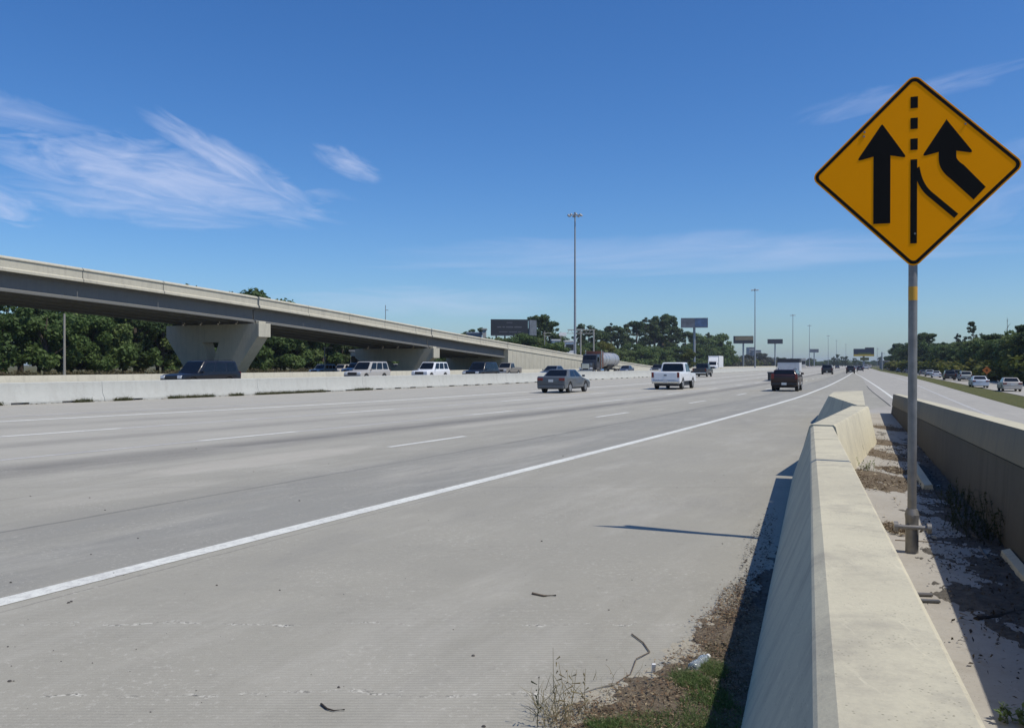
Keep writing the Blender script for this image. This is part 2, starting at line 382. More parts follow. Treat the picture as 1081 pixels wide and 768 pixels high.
def strip(r, w, y0, y1, z, mat, name, fn=None, step=None):
    fn = fn or (lambda Y: line_x(Y, r))
    ys = []; y = y0
    while y < y1:
        ys.append(y); y += step or max(1.0, y * .06 if y > 0 else 1)
    ys.append(y1)
    mb = MB()
    for Y in ys:
        h = math.atan(slope(fn, Y)); nx, ny = math.cos(h), -math.sin(h)
        x = fn(Y)
        mb.v += [(x - nx * w / 2, Y - ny * w / 2, z), (x + nx * w / 2, Y + ny * w / 2, z)]
    for i in range(len(ys) - 1): mb.f.append([2*i, 2*i+1, 2*i+3, 2*i+2]); mb.m.append(0)
    o = mb.build(name, mat, fixn=False); return o
Z = .004
def mark(o): return tag(o, kind='structure')
mark(strip(0, .20, -15, 900, Z, M['line'], 'edge_marking'))
mark(strip(19.8, .34, -5, 900, Z, M['line'], 'edge_marking'))
def dashes(r, start, w=.17, mat='dash', per=11.6, ln=3.1):
    mbs = MB(); Y = start
    while Y < 420:
        fn = lambda y: line_x(y, r)
        h = heading(Y, fn); dy = ln * math.cos(h)
        for (a, b) in ((Y, Y + dy),):
            nx, ny = math.cos(h), -math.sin(h)
            q = [(fn(a) - nx*w/2, a - ny*w/2, Z), (fn(a) + nx*w/2, a + ny*w/2, Z), (fn(b) + nx*w/2, b + ny*w/2, Z), (fn(b) - nx*w/2, b - ny*w/2, Z)]
            mbs.add(q, [(0, 1, 2, 3)])
        Y += per * math.cos(h)
    mark(mbs.build('lane_marking', M[mat], fixn=False))
dashes(4.1, 17.4 - 10.1 * 2); dashes(8.7, 19.2 - 10.2 * 2, .22); dashes(13.8, 31.0 - 10.3 * 3, .28)
mark(strip(8.7, .17, 5, 200, Z - .002, M['faint'], 'faded_marking')); mark(strip(13.8, .26, 10, 200, Z - .002, M['faint'], 'faded_marking'))
mark(strip(22.5, .3, 16, 40, Z, M['faint'], 'faded_marking'))
rl = table([(20, 10.2), (46.9, 20.8), (67.3, 28.8), (110.6, 45.6), (172, 69.3), (230, 92.6)])
mark(strip(0, .15, 29.0, 200, .008, M['line'], 'ramp_marking', rl))
mark(strip(0, .14, -10, 260, .008, M['faint'], 'ramp_marking', lambda Y: ramp_edge(Y) - 2.0))
mark(strip(0, .05, 31, 70, .0065, plain('dark_joint', (.05, .048, .045), .9), 'seam_joint', lambda Y: seam(Y) + .02))

# gore floor between the barriers
def tl(Y): return .766 + .3474 * (Y - 2.14)       # top left edge of the near barrier
gl = table([(-15, tl(-15) + .25), (12.6, tl(12.6) + .25), (15, 5.9), (19, 7.6), (25, 9.9), (31, 12.6), (35.5, 15.6)])
wb = table([(-15, 4.33 - .396 * 22.2), (7.2, 4.33), (30.1, 13.4), (35.5, 15.75)])
grid([gl, lambda Y: (gl(Y) + wb(Y)) / 2, lambda Y: wb(Y) + .1], [-15, -8, -2, 2, 5, 8, 11, 12.6, 15, 17, 19, 22, 25, 28, 31, 33, 35.4], .008, 'gore_pavement', M['gore'])

# ------------------------------------------------------------------ concrete barriers
def sec_line(P0, h, sec, lens, nscale=lambda s: 1, zscale=lambda s: 1):
    d = Vector((math.sin(h), math.cos(h), 0)); n = Vector((math.cos(h), -math.sin(h), 0))
    out = []
    for s in lens:
        out.append([Vector((P0[0], P0[1], 0)) + d * s + n * (a * nscale(s)) + Vector((0, 0, b * zscale(s))) for a, b in sec])
    return out
h0 = R(19.2)
NEAR = [(-.345, .0), (-.33, .05), (-.012, .77), (.0, .782), (.05, .81), (.39, .81), (.408, .797), (.56, .0)]
def near_seg(s0, s1, name, label):
    c = MB(); P = (tl(0), 0)
    k = 14; lens = [s0 + (s1 - s0) * i / k for i in range(k + 1)]
    c.loft(sec_line(P, h0, NEAR, lens, lambda s: 1 - .020 * max(0, s - 2)))
    o = c.build(name, M['barrier'])
    return tag(o, label, 'barrier', 'low concrete barriers of the gore')
cs = math.cos(h0)
near_seg(-8, 10.5 / cs, 'concrete_barrier', 'long sloped concrete barrier nearest the camera with a broad pale top')
near_seg(10.53 / cs, 12.75 / cs, 'concrete_barrier', 'short concrete barrier piece closing the far end of the nearest barrier')
# shallow mortar scrape and crack scars on the near barrier are in the material; second, angled barrier
def free_seg(P, Q, sec, name, label, mat):
    h = math.atan2(Q[0] - P[0], Q[1] - P[1]); L = math.hypot(Q[0] - P[0], Q[1] - P[1])
    c = MB(); c.loft(sec_line(P, h, sec, [0, L * .33, L * .66, L])); o = c.build(name, mat, smooth=35)
    return tag(o, label, 'barrier', 'low concrete barriers of the gore')
SYM = [(-.42, 0), (-.38, .08), (-.19, .78), (-.16, .81), (.16, .81), (.19, .78), (.34, .08), (.36, 0)]
free_seg((4.72, 12.98), (7.70, 18.9), SYM, 'concrete_barrier', 'concrete barrier turned at an angle behind the nearest one', M['barrier'])
w = MB()
top = [(7.78, 19.2), (9.35, 25.2), (10.9, 28.9), (12.45, 30.3), (7.95, 19.2)]
bot = [(7.62, 19.3), (9.0, 25.4), (10.7, 29.3), (12.6, 30.6), (8.02, 19.3)]
w.loft([[Vector((x, y, 0)) for x, y in bot], [Vector((x, y, .78)) for x, y in [(a*.97 + c_*.03, b*.97 + d*.03) for (a, b), (c_, d) in zip(top, bot)]], [Vector((x, y, .81)) for x, y in top]])
tag(w.build('concrete_barrier', M['barrier'], smooth=30), 'wedge-shaped concrete block furthest ahead on the gore nose', 'barrier', 'low concrete barriers of the gore')

# right hand wall, lower towards its far end
hw = math.atan(.396)
def wall_sec(s):
    Y = -9 + s * math.cos(hw); H = 1.15 - .0201 * (Y - 7.2); B = .835 - .0243 * (Y - 7.2)
    return H, B
mb = MB(); ml = MB(); secs = []; low = []
P = Vector((4.33 + .396 * (-9 - 7.2), -9, 0)); d = Vector((math.sin(hw), math.cos(hw), 0)); n = Vector((math.cos(hw), -math.sin(hw), 0))
L = 39.1 / math.cos(hw)
for i in range(25):
    s = L * i / 24; H, B = wall_sec(s); o = P + d * s
    secs.append([o + n * a + Vector((0, 0, b)) for a, b in ((.0, B + .012), (.0, B + .03), (.04, H - .02), (.055, H), (.27, H), (.285, H - .02), (.42, .1), (.44, -.02), (.03, -.02), (.026, B))])
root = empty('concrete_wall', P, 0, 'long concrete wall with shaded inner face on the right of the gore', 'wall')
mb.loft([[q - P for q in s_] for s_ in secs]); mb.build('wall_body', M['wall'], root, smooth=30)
cp = MB(); cp.loft([[P * 0 + (q - P) + dz for q, dz in ((s_[3] - n * .004, Vector((0, 0, .003))), (s_[4] + n * 0 , Vector((0, 0, .003))), (s_[4] + n * .0, Vector((0, 0, .0005))), (s_[3] - n * .004, Vector((0, 0, .0005))))] for s_ in secs]); cp.build('sunlit_top_strip', M['barrier'], root)  # sunlit wall top put into colour: added paler strip over the darkened body
for i in range(25):
    s = L * i / 24; H, B = wall_sec(s); o = P + d * s - P
    low.append([o + n * a + Vector((0, 0, b)) for a, b in ((-.03, -.01), (.012, B - .004), (.020, B - .004), (.006, -.01))])
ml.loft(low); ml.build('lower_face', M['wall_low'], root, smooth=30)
# low kerb block lying at the wall foot
k = MB(); s0 = (5.2 + 9) / math.cos(hw)
k.loft([[P + d * (s0 + q) - n * a + Vector((0, 0, b)) for a, b in ((.12, .0), (.11, .06), (.045, .08), (.045, .0))] for q in (0, .9, 1.9, 2.6)])
tag(k.build('kerb_block', M['barrier'], smooth=30), 'low pale concrete kerb strip at the foot of the shaded wall', 'kerb')
k = MB()
k.loft([[P + d * ((11.5 + 9) / math.cos(hw) + q) - n * (a + .38) + Vector((0, 0, b + .008)) for a, b in ((.07, .0), (.05, .07), (-.05, .08), (-.07, .0))] for q in (0, .9, 1.9, 3.3)])
tag(k.build('concrete_strip', M['barrier'], smooth=30), 'narrow concrete strip in the wall shadow behind the weeds', 'kerb')

# median barrier in cast segments, openings along its foot
SEGL = 10.0
def seg_proto():
    m = MB(); L = SEGL - .012
    sec = [(-.30, .085), (-.28, .16), (-.13, .40), (-.085, .92), (-.06, .95), (.06, .95), (.085, .92), (.13, .40), (.28, .16), (.30, .085)]
    m.loft([[Vector((a, y, b)) for a, b in sec] for y in (0, L / 3, 2 * L / 3, L)])
    for (a, b) in ((0, 1.3), (2.1, 3.6), (4.4, 5.6), (6.4, 7.9), (8.7, L)):
        m.loft([[Vector((x, y, z)) for x, z in ((-.30, 0), (-.299, .088), (.299, .088), (.30, 0))] for y in (a, b)])
    return m.build('median_barrier', M['barrier_pale'], smooth=30)
def place_along(fn, y0, y1, step, make):
    Y = y0; i = 0
    while Y < y1:
        dy = step * .9; h = math.atan2(fn(Y + dy) - fn(Y), dy); dy = step * math.cos(h); h = math.atan2(fn(Y + dy) - fn(Y), dy); make(i, fn(Y), Y, h); Y += step * math.cos(h); i += 1
proto = seg_proto(); first = [True]
def mk(i, x, y, h):
    o = proto if first[0] else proto.copy()
    if not first[0]: C.objects.link(o)
    first[0] = False
    o.location = (x, y, 0.0); o.rotation_euler = (0, 0, -h)
    tag(o, 'pale cast concrete segment of the long median barrier across the highway', 'barrier', 'segments of the median barrier')
place_along(bar_x, 6, 420, SEGL, mk)
# the outer barrier behind the opposite carriageway
rb = MB(); secs = []
rbx = lambda Y: bar_x(Y) - table([(-60, 28), (61, 28.6), (95, 30.5), (260, 31.5), (3000, 31.5)])(Y)
for Y in [y for y in fine if -60 <= y <= 1100]:
    h = heading(Y, rbx); nn = Vector((math.cos(h), -math.sin(h), 0)); o = Vector((rbx(Y), Y, 0))
    secs.append([o + nn * a + Vector((0, 0, b)) for a, b in ((-.22, 0), (-.1, .90), (-.08, .93), (.08, .93), (.1, .90), (.22, 0))])
rb.loft(secs)
tag(rb.build('roadside_barrier', M['bridge'], smooth=30), 'long cream concrete barrier behind the oncoming traffic', 'barrier')

# ------------------------------------------------------------------ overpass ramp
deck_x = table([(20, -68), (70, -42), (100, -26.7), (139, -9.3), (164, 1.9), (191, 13.8), (228, 30.3), (258, 43.7), (285, 55.4)])
top_z = table([(20, 12.9), (70, 10.75), (100, 9.2), (139, 6.95), (164, 5.6), (191, 4.2), (228, 2.55), (258, 1.30), (285, .98)])
DW = 13.0
br = empty('overpass', (0, 0, 0), 0, 'long cream concrete overpass ramp descending from the left to the highway', 'overpass')
def frame_at(Y):
    h = heading(Y, deck_x); return Vector((deck_x(Y), Y, 0)), Vector((-math.cos(h), math.sin(h), 0)), Vector((math.sin(h), math.cos(h), 0))
def bridge_loft(name, sec, ys, mat, par=br, sm=25):
    m = MB(); S = []
    for Y in ys:
        o, a, _ = frame_at(Y); z = top_z(Y)
        S.append([o + a * p + Vector((0, 0, max(.0, z + q) if q > -90 else 0)) for p, q in sec])
    m.loft(S); return m.build(name, mat, par, smooth=sm)
def span_ys(a, b, st=4.0):
    n = max(2, int((b - a) / st)); return [a + (b - a) * i / n for i in range(n + 1)]
PIERS = [61, 96.2, 132.0]; ABUT = 158.0; spans = [(28, 60.9), (61.1, 96.1), (96.3, 131.9), (132.1, ABUT)]
PAR = [(.14, 0), (.0, -.10), (-.04, -.16), (-.04, -.24), (.06, -.28), (.06, -.95), (-.02, -1.0), (-.10, -1.08), (-.10, -1.28), (.30, -1.28), (.36, -1.0), (.36, -.9), (.24, -.06), (.22, 0)]
for (a, b) in spans:
    q_ = a
    while q_ < b - 1:
        e_ = min(b, q_ + 7.8) if b - q_ > 12 else b
        bridge_loft('parapet', PAR, span_ys(q_, e_ - .06), M['bridge']); q_ = e_
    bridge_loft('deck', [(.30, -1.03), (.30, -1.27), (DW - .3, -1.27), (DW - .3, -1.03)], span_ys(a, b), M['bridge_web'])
    bridge_loft('parapet', [(DW - p, q) for p, q in PAR], span_ys(a, b), M['bridge'])
    for g in range(5):
        cx = .95 + g * (DW - 1.9) / 4
        S = [(-.35, -1.275), (-.35, -1.38), (-.12, -1.5), (-.12, -2.55), (-.42, -2.70), (-.42, -2.90), (.42, -2.90), (.42, -2.70), (.12, -2.55), (.12, -1.5), (.35, -1.38), (.35, -1.275)]
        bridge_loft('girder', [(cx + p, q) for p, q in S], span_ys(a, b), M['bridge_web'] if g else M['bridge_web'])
# retained approach
ys = span_ys(ABUT + .05, 285, 5)
bridge_loft('parapet', PAR, ys, M['bridge']); bridge_loft('parapet', [(DW - p, q) for p, q in PAR], ys, M['bridge'])
bridge_loft('deck', [(.31, -1.03), (.31, -1.2), (DW - .31, -1.2), (DW - .31, -1.03)], ys, M['ramp'])
m = MB(); S = []; ry_ = []
Y = ABUT + .05
while Y < 284: ry_ += [(Y, .03), (Y + .12, .03), (Y + .121, -.01), (Y + 1.84, -.01)] if Y < 236 else [(Y, .02)]; Y += 1.85
for Y, q_ in ry_:
    o_, a_, _ = frame_at(Y); z = max(.02, top_z(Y) - 1.27)
    S.append([o_ - a_ * q_ + Vector((0, 0, -.1)), o_ - a_ * q_ + Vector((0, 0, z)), o_ + a_ * (DW - .02) + Vector((0, 0, z)), o_ + a_ * (DW - .02) + Vector((0, 0, -.1))])
m.loft(S); rw = m.build('retaining_wall', M['bridge'], br)
# piers: V shaped legs carrying a cap, with a small opening between the legs
def pier(Y, W):
    o_, a_, d_ = frame_at(Y); z = top_z(Y) - 3.08; hgt = z
    c = o_ - a_ * .55
    ax = Matrix((( a_.x, d_.x, 0), (a_.y, d_.y, 0), (0, 0, 1)))
    out_o = [(0, hgt), (W, hgt), (W, hgt - 1.35), (W * .5 + 2.9, -.1), (W * .5 - 2.9, -.1), (0, hgt - 1.5)]
    hole = [(W*.5 - 1.3, hgt - 2.0), (W*.5 + 1.3, hgt - 2.0), (W*.5 + .4, hgt * .30), (W*.5 - .4, hgt * .30)]
    t2 = .85
    m = MB()
    def q(p, y): return c + ax @ Vector((p[0], y, p[1]))
    # faces around the hole built from quads
    polys = [[out_o[0], out_o[1], (W, hgt - 1.35), hole[1], hole[0], (0, hgt - 1.5)],
             [(0, hgt - 1.5), hole[0], hole[3], (W*.5 - 2.9, -.1)],
             [hole[1], (W, hgt - 1.35), (W*.5 + 2.9, -.1), hole[2]],
             [hole[3], hole[2], (W*.5 + 2.9, -.1), (W*.5 - 2.9, -.1)]]
    for P_ in polys:
        m.add([q(p, -t2) for p in P_], [tuple(range(len(P_)))]); m.add([q(p, t2) for p in P_], [tuple(range(len(P_)))[::-1]])
    for ring in (out_o, hole):
        for i in range(len(ring)):
            A, B = ring[i], ring[(i + 1) % len(ring)]
            m.add([q(A, -t2), q(B, -t2), q(B, t2), q(A, t2)], [(0, 1, 2, 3)])
    bmv = m.build('pier', M['pier'], br, fixn=False)
    bm = bmesh.new(); bm.from_mesh(bmv.data); bmesh.ops.remove_doubles(bm, verts=bm.verts, dist=.001); bmesh.ops.recalc_face_normals(bm, faces=bm.faces); bm.to_mesh(bmv.data); bm.free()
    e = MB(); e.box(c + ax @ Vector((-.16, 0, hgt - .72)), (.3, 1.9, 1.55), ax)
    e.box(c + ax @ Vector((.28, 0, hgt + .14)), (.5, 1.1, .3), ax)
    e.build('cap_end', M['bridge'], bmv, bevel=.05)
    for g in range(5):
        s_ = MB(); cx = .95 + .55 + g * (DW - 1.9) / 4
        s_.box(c + ax @ Vector((cx, 0, hgt + .085)), (.6, .9, .17), ax); s_.build('bearing', M['bridge_web'], bmv)
for Y, W in zip(PIERS, (14.1, 14.1, 14.1)): pier(Y, W)

# ------------------------------------------------------------------ merge sign
ang = -R(20)
sx, sy = (966 - 540.5) / F * 7.8, 7.8
sg = empty('merge_sign', (sx - .03, sy, 0.008), 0, 'large yellow diamond merge warning sign with two black arrows on a steel post', 'road sign')
sg.rotation_euler = (R(-.0), R(.22), ang)
S = .886; zc = 1.72 + (385 - 182) / F * 7.8 - .008
def rdiamond(s, rad, seg=7):
    pts = []
    for k in range(4):
        a0 = math.pi / 2 * k; c = Vector((math.cos(a0), math.sin(a0))) * (s - rad * math.sqrt(2))
        for i in range(seg + 1):
            a = a0 - math.pi / 4 + math.pi / 2 * i / seg
            pts.append((c.x + rad * math.cos(a), c.y + rad * math.sin(a)))
    return pts
t = NT('amber_sheeting'); P_ = t.coord('Object'); f_ = t.noise(P_, 2.5, 6, .6); g_ = t.noise(P_, 30, 3)
t.color(t.mix(t.ramp(f_, [(.35, 0.0), (.7, .28)]), (.96, .335, .0), (.84, .285, .0))); t.p(Roughness=.6); t.b.inputs['Specular IOR Level'].default_value = .06; M['amber'] = t.m
M['sign_black'] = plain('sign_black', (.006, .006, .006), .7, 0, .2, spec=.12)
face = MB(); dm = rdiamond(S, .075)
face.add([(x, -.045, zc + y) for x, y in dm] + [(x, -.0475 + .0, zc + y) for x, y in dm], [])
face = MB(); nD = len(dm)
face.add([(x, -.048, zc + y) for x, y in dm] + [(x, -.044, zc + y) for x, y in dm],
         [tuple(range(nD)), tuple(range(nD, 2 * nD))[::-1]] + [(i, (i + 1) % nD, nD + (i + 1) % nD, nD + i) for i in range(nD)])
pan = face.build('sign_panel', M['amber'], sg)
def flat(polys, name, mat, y0=-.0505, th=.0015):
    m = MB()
    for P_ in polys:
        n_ = len(P_)
        m.add([(u * S, y0, zc + v * S) for u, v in P_] + [(u * S, y0 + th, zc + v * S) for u, v in P_],
              [tuple(range(n_)), tuple(range(n_, 2 * n_))[::-1]] + [(i, (i + 1) % n_, n_ + (i + 1) % n_, n_ + i) for i in range(n_)])
    return m.build(name, mat, pan)
ro = rdiamond(S - .018, .062); ri = rdiamond(S - .057, .040)
m = MB(); n_ = len(ro)
m.add([(x, -.0505, zc + y) for x, y in ro] + [(x, -.0505, zc + y) for x, y in ri] + [(x, -.049, zc + y) for x, y in ro] + [(x, -.049, zc + y) for x, y in ri],
      [(i, (i+1) % n_, n_ + (i+1) % n_, n_ + i) for i in range(n_)] + [(2*n_+i, 2*n_+(i+1) % n_, i*0+(i+1) % n_, i) for i in range(n_)] + [(n_+i, n_+(i+1) % n_, 3*n_+(i+1) % n_, 3*n_+i) for i in range(n_)])
m.build('border', M['sign_black'], pan)
def rnd(pts, radii, seg=5):          # rounds chosen corners
    out = []
    n = len(pts)
    for i, p in enumerate(pts):
        r = radii[i]
        if not r: out.append(p); continue
        a = Vector(pts[i - 1]) - Vector(p); b = Vector(pts[(i + 1) % n]) - Vector(p)
        p0 = Vector(p) + a.normalized() * r; p1 = Vector(p) + b.normalized() * r
        for k in range(seg + 1):
            q = k / seg; w_ = (1 - q) ** 2 * p0 + 2 * q * (1 - q) * Vector(p) + q * q * p1; out.append((w_.x, w_.y))
    return out
flat([rnd([(-.302, .512), (-.545, .142), (-.383, .178), (-.383, -.522), (-.221, -.522), (-.221, .178), (-.065, .142)], [.02, .045, .0, 0, 0, 0, .045])], 'arrow', M['sign_black'])
def bez(p0, c, p1, n=8): return [((1-t_)**2*p0[0] + 2*t_*(1-t_)*c[0] + t_*t_*p1[0], (1-t_)**2*p0[1] + 2*t_*(1-t_)*c[1] + t_*t_*p1[1]) for t_ in [i / n for i in range(n + 1)]]
head = rnd([(.306, .515), (.072, .142), (.228, .178)], [.02, .045, 0])
shaft = bez((.228, .10), (.232, -.01), (.34, -.105)) + [(.545, -.325), (.652, -.205)] + bez((.455, .03), (.39, .08), (.388, .12))
flat([head + shaft + [(.388, .178)] + rnd([(.388, .178), (.545, .142), (.306, .515)], [0, .045, 0])[1:-1]], 'curved_arrow', M['sign_black'])
for a, b in ((.645, .762), (.432, .545), (.217, .333)): flat([[(-.034, a), (.034, a), (.034, b), (-.034, b)]], 'dash', M['sign_black'])
cl = [(.0, .12), (.002, .04)] + bez((.028, .03), (.05, -.16), (.17, -.265), 8) + [(.39, -.48)]
L_, R_ = [], []
for i, p in enumerate(cl):
    a = Vector(cl[max(i - 1, 0)]); b = Vector(cl[min(i + 1, len(cl) - 1)]); dd = (b - a).normalized(); nn = Vector((-dd.y, dd.x)) * .027
    L_.append(tuple(Vector(p) + nn)); R_.append(tuple(Vector(p) - nn))
flat([[(-.032, .12), (.030, .12), (.030, -.74), (-.032, -.74)]], 'centre_line', M['sign_black'])
flat([L_[2:] + R_[2:][::-1]], 'merge_branch', M['sign_black'], y0=-.0507)
for u, v in ((-.475, .395), (-.47, .44), (.47, .44), (.012, -.64)):
    m = MB(); m.tube([(u * S, -.055, zc + v * S), (u * S, -.048, zc + v * S)], .009, 8); m.build('bolt', M['steel'], pan)
for v in (.42, -.42):
    m = MB(); m.box((0, -.036, zc + v), (.5, .014, .04)); m.build('bracket', M['steel'], sg)
m = MB(); m.tube([(0, 0, .25), (0, 0, 1.6), (0, 0, 3.0), (0, 0, zc + S * .93)], .0385, 18); m.build('post', M['steel'], sg, smooth=40)
m = MB(); m.tube([(0, 0, 0), (0, 0, .30), (0, 0, .345)], [.056, .056, .062], 18); m.tube([(0, 0, .345), (0, 0, .40)], [.062, .046], 18); sl = m.build('ground_sleeve', M['steel'], sg, smooth=40)
m = MB(); m.tube([(-.14, -.06, .24), (.14, -.06, .24)], .021, 10); m.tube([(-.155, -.06, .24), (-.12, -.06, .24)], .046, 12); m.tube([(.12, -.06, .24), (.155, -.06, .24)], .046, 12)
m.tube([(0, -.075, .33), (0, -.03, .33)], .014, 8); m.build('clamp_bolt', M['steel'], sl, smooth=40)
m = MB(); m.tube([(0, 0, 2.30), (0, 0, 2.425)], .0395, 18); m.build('reflective_band', plain('amber_tape', (.62, .33, .03), .5, 0, .3), sg, smooth=40)

# ------------------------------------------------------------------ vehicles
PAINTS = {}
def paint(col):
    if col not in PAINTS: PAINTS[col] = carpaint('car_paint', col)
    return PAINTS[col]
def wheel(x, y, r, w, root):
    m = MB(); m.tube([(x - w/2, y, r), (x - w/2 + .03, y, r), (x + w/2 - .03, y, r), (x + w/2, y, r)], [r * .92, r, r, r * .92], 20)
    o = m.build('wheel', M['tyre'], root, smooth=40)
    s_ = 1 if x > 0 else -1; m = MB()
    m.tube([(x + s_ * (w/2 - .02), y, r), (x + s_ * (w/2 + .006), y, r)], [r * .66, r * .62], 16)
    m.build('rim', M['rim'], o)
def lerp(a, b, t_): return a + (b - a) * t_
def vehicle(kind, col, x, y, h, label, z=0, L=None, W=None, H=None, group=None, detail=True, bed=None):
    L = L or {'sedan': 4.75, 'suv': 4.9, 'pickup': 5.75}[kind]; W = W or {'sedan': 1.82, 'suv': 1.95, 'pickup': 2.0}[kind]; H = H or {'sedan': 1.45, 'suv': 1.84, 'pickup': 1.9}[kind]
    root = empty({'sedan': 'sedan_car', 'suv': 'suv_car', 'pickup': 'pickup_truck'}[kind], (x, y, z), -h, label, {'sedan': 'car', 'suv': 'car', 'pickup': 'pickup truck'}[kind], group)
    pm = paint(col); hl = L / 2; r = {'sedan': .33, 'suv': .38, 'pickup': .40}[kind]; ra = r + .06
    fy, ry = L * .305, -L * .29; zb = {'sedan': .24, 'suv': .34, 'pickup': .42}[kind]
    def arch(cy, rev=False):
        return [(cy + ra * math.cos(a), r + ra * math.sin(a)) for a in [math.pi * (1 - i / 8) for i in range(9)] if r + ra * math.sin(a) > zb]
    if kind == 'sedan':
        belt = .98; top = [(hl - .04, .50), (hl - .06, .64), (hl - .35, .76), (L * .21, .93), (L * .05, belt), (-L * .33, 1.02), (-hl + .12, 1.03), (-hl + .03, .98), (-hl, .62), (-hl + .03, .40)]
    elif kind == 'suv':
        belt = 1.08; top = [(hl - .02, .62), (hl - .05, .88), (hl - .3, 1.0), (L * .22, 1.06), (L * .1, belt), (-hl + .1, 1.12), (-hl + .02, 1.05), (-hl, .66), (-hl + .04, .46)]
    else:
        belt = 1.16; top = [(hl - .02, .66), (hl - .04, .98), (hl - .3, 1.10), (L * .2, 1.15), (L * .1, belt), (-L * .06, 1.2), (-L * .09, 1.24), (-hl + .03, 1.26), (-hl + .0, 1.2), (-hl + .02, .62)]
    bot = [(-hl + .12, zb)] + arch(ry) + arch(fy) + [(hl - .1, zb)]
    out = bot + top
    m = MB(); m.prism_x(out, -W / 2, W / 2)
    m.build('body', pm, root, bevel=.08, smooth=50)
    # underbody keeps the arches dark
    m = MB(); m.box((0, 0, .45), (W - .34, L - .5, .42)); m.build('underbody', M['black'], root)
    if kind == 'sedan': c0, c1, r0, r1 = -L * .36, L * .235, -L * .215, L * .055
    elif kind == 'suv': c0, c1, r0, r1 = -hl + .06, L * .24, -hl + .32, L * .10
    else: c0, c1, r0, r1 = -L * .10, L * .235, -L * .07, L * .115
    wb_, wt = W / 2 - .05, W / 2 - (.26 if kind == 'sedan' else .2)
    zb2 = belt - .05
    c8 = {}
    for nm, (xx, yy, zz) in {'rl0': (-wb_, c0, zb2), 'rr0': (wb_, c0, zb2), 'fr0': (wb_, c1, zb2), 'fl0': (-wb_, c1, zb2), 'rl1': (-wt, r0, H), 'rr1': (wt, r0, H), 'fr1': (wt, r1, H), 'fl1': (-wt, r1, H)}.items(): c8[nm] = Vector((xx, yy, zz))
    m = MB(); m.add([c8[k_] for k_ in ('rl0', 'rr0', 'fr0', 'fl0', 'rl1', 'rr1', 'fr1', 'fl1')], [(3, 2, 1, 0), (4, 5, 6, 7), (0, 1, 5, 4), (1, 2, 6, 5), (2, 3, 7, 6), (3, 0, 4, 7)])
    cab = m.build('cabin', pm, root, bevel=.10, smooth=50)
    ctr = Vector((0, (c0 + c1) / 2, (zb2 + H) / 2))
    def pane(A, B, Ct, D, u0, u1, v0, v1, nm):   # A,B bottom, D,C top
        nrm = (B - A).cross(D - A).normalized()
        if nrm.dot((A + Ct) / 2 - ctr) < 0: nrm = -nrm
        def pt(u, v): return (A * (1 - u) + B * u) * (1 - v) + (D * (1 - u) + Ct * u) * v
        q = [pt(u0, v0), pt(u1, v0), pt(u1, v1), pt(u0, v1)]
        cc = sum(q, Vector()) / 4
        ring = []
        for a in range(4):
            p, pv, nx = q[a], q[a - 1], q[(a + 1) % 4]
            for t_ in (.10, 0, ) if False else ((pv, .08), (nx, .08)): ring.append(p + (t_[0] - p) * t_[1])
        k_ = len(ring); m = MB()
        m.add([p + nrm * .006 for p in ring] + [p - nrm * .01 for p in ring], [tuple(range(k_)), tuple(range(k_, 2 * k_))[::-1]] + [(i, (i+1) % k_, k_ + (i+1) % k_, k_ + i) for i in range(k_)])
        return m.build(nm, M['glass'], cab)
    pane(c8['rl0'], c8['rr0'], c8['rr1'], c8['rl1'], .07, .93, .2 if kind != 'suv' else .22, .9, 'rear_window')
    pane(c8['fl0'], c8['fr0'], c8['fr1'], c8['fl1'], .05, .95, .14, .93, 'windscreen')
    cuts = {'sedan': ((.16, .50), (.53, .86)), 'suv': ((.06, .30), (.34, .62), (.65, .90)), 'pickup': ((.08, .46), (.50, .90))}[kind]
    for sgn in ('l', 'r'):
        for a, b in cuts: pane(c8['r' + sgn + '0'], c8['f' + sgn + '0'], c8['f' + sgn + '1'], c8['r' + sgn + '1'], a, b, .16, .88, 'side_window')
    for xx in (-1, 1):
        wheel(xx * (W / 2 - .115), fy, r, .22, root); wheel(xx * (W / 2 - .115), ry, r, .22, root)
        m = MB(); m.box((xx * (W / 2 + .07), L * .17, belt + .06), (.18, .09, .13)); m.build('mirror', pm if kind != 'pickup' else M['black'], root, bevel=.02)
        zl = {'sedan': .84, 'suv': .98, 'pickup': 1.02}[kind]; hh = {'sedan': .16, 'suv': .34, 'pickup': .36}[kind]; ww = {'sedan': .36, 'suv': .17, 'pickup': .16}[kind]
        m = MB(); m.box((xx * (W / 2 - ww / 2 - .02), -hl + .035, zl), (ww, .10, hh)); m.build('tail_light', M['red_lens'], root, bevel=.02)
        m = MB(); m.box((xx * (W / 2 - .22), hl - .09 if kind != 'sedan' else hl - .12, {'sedan': .66, 'suv': .82, 'pickup': .88}[kind]), (.36, .16, .16 if kind == 'sedan' else .2)); m.build('headlight', M['lamp_lens'], root, bevel=.03)
    m = MB(); m.box((0, hl - .035, {'sedan': .52, 'suv': .76, 'pickup': .82}[kind]), (W * .52, .07, .2 if kind == 'sedan' else .28)); m.build('grille', M['black'], root, bevel=.02)
    m = MB(); m.box((0, -hl - .02, zb + .14), (W * .94, .14, .17)); m.build('rear_bumper', M['chrome'] if kind == 'pickup' else (pm if kind == 'sedan' else M['black']), root, bevel=.04)
    m = MB(); m.box((0, hl - .0, zb + .12), (W * .94, .14, .16)); m.build('front_bumper', M['chrome'] if kind == 'pickup' else (pm if kind == 'sedan' else M['black']), root, bevel=.04)
    m = MB(); m.box((0, -hl - .005 - (.088 if kind != 'sedan' else 0), {'sedan': .76, 'suv': .5, 'pickup': .57}[kind]), (.31, .012, .155)); m.build('number_plate', M['plate'], root)
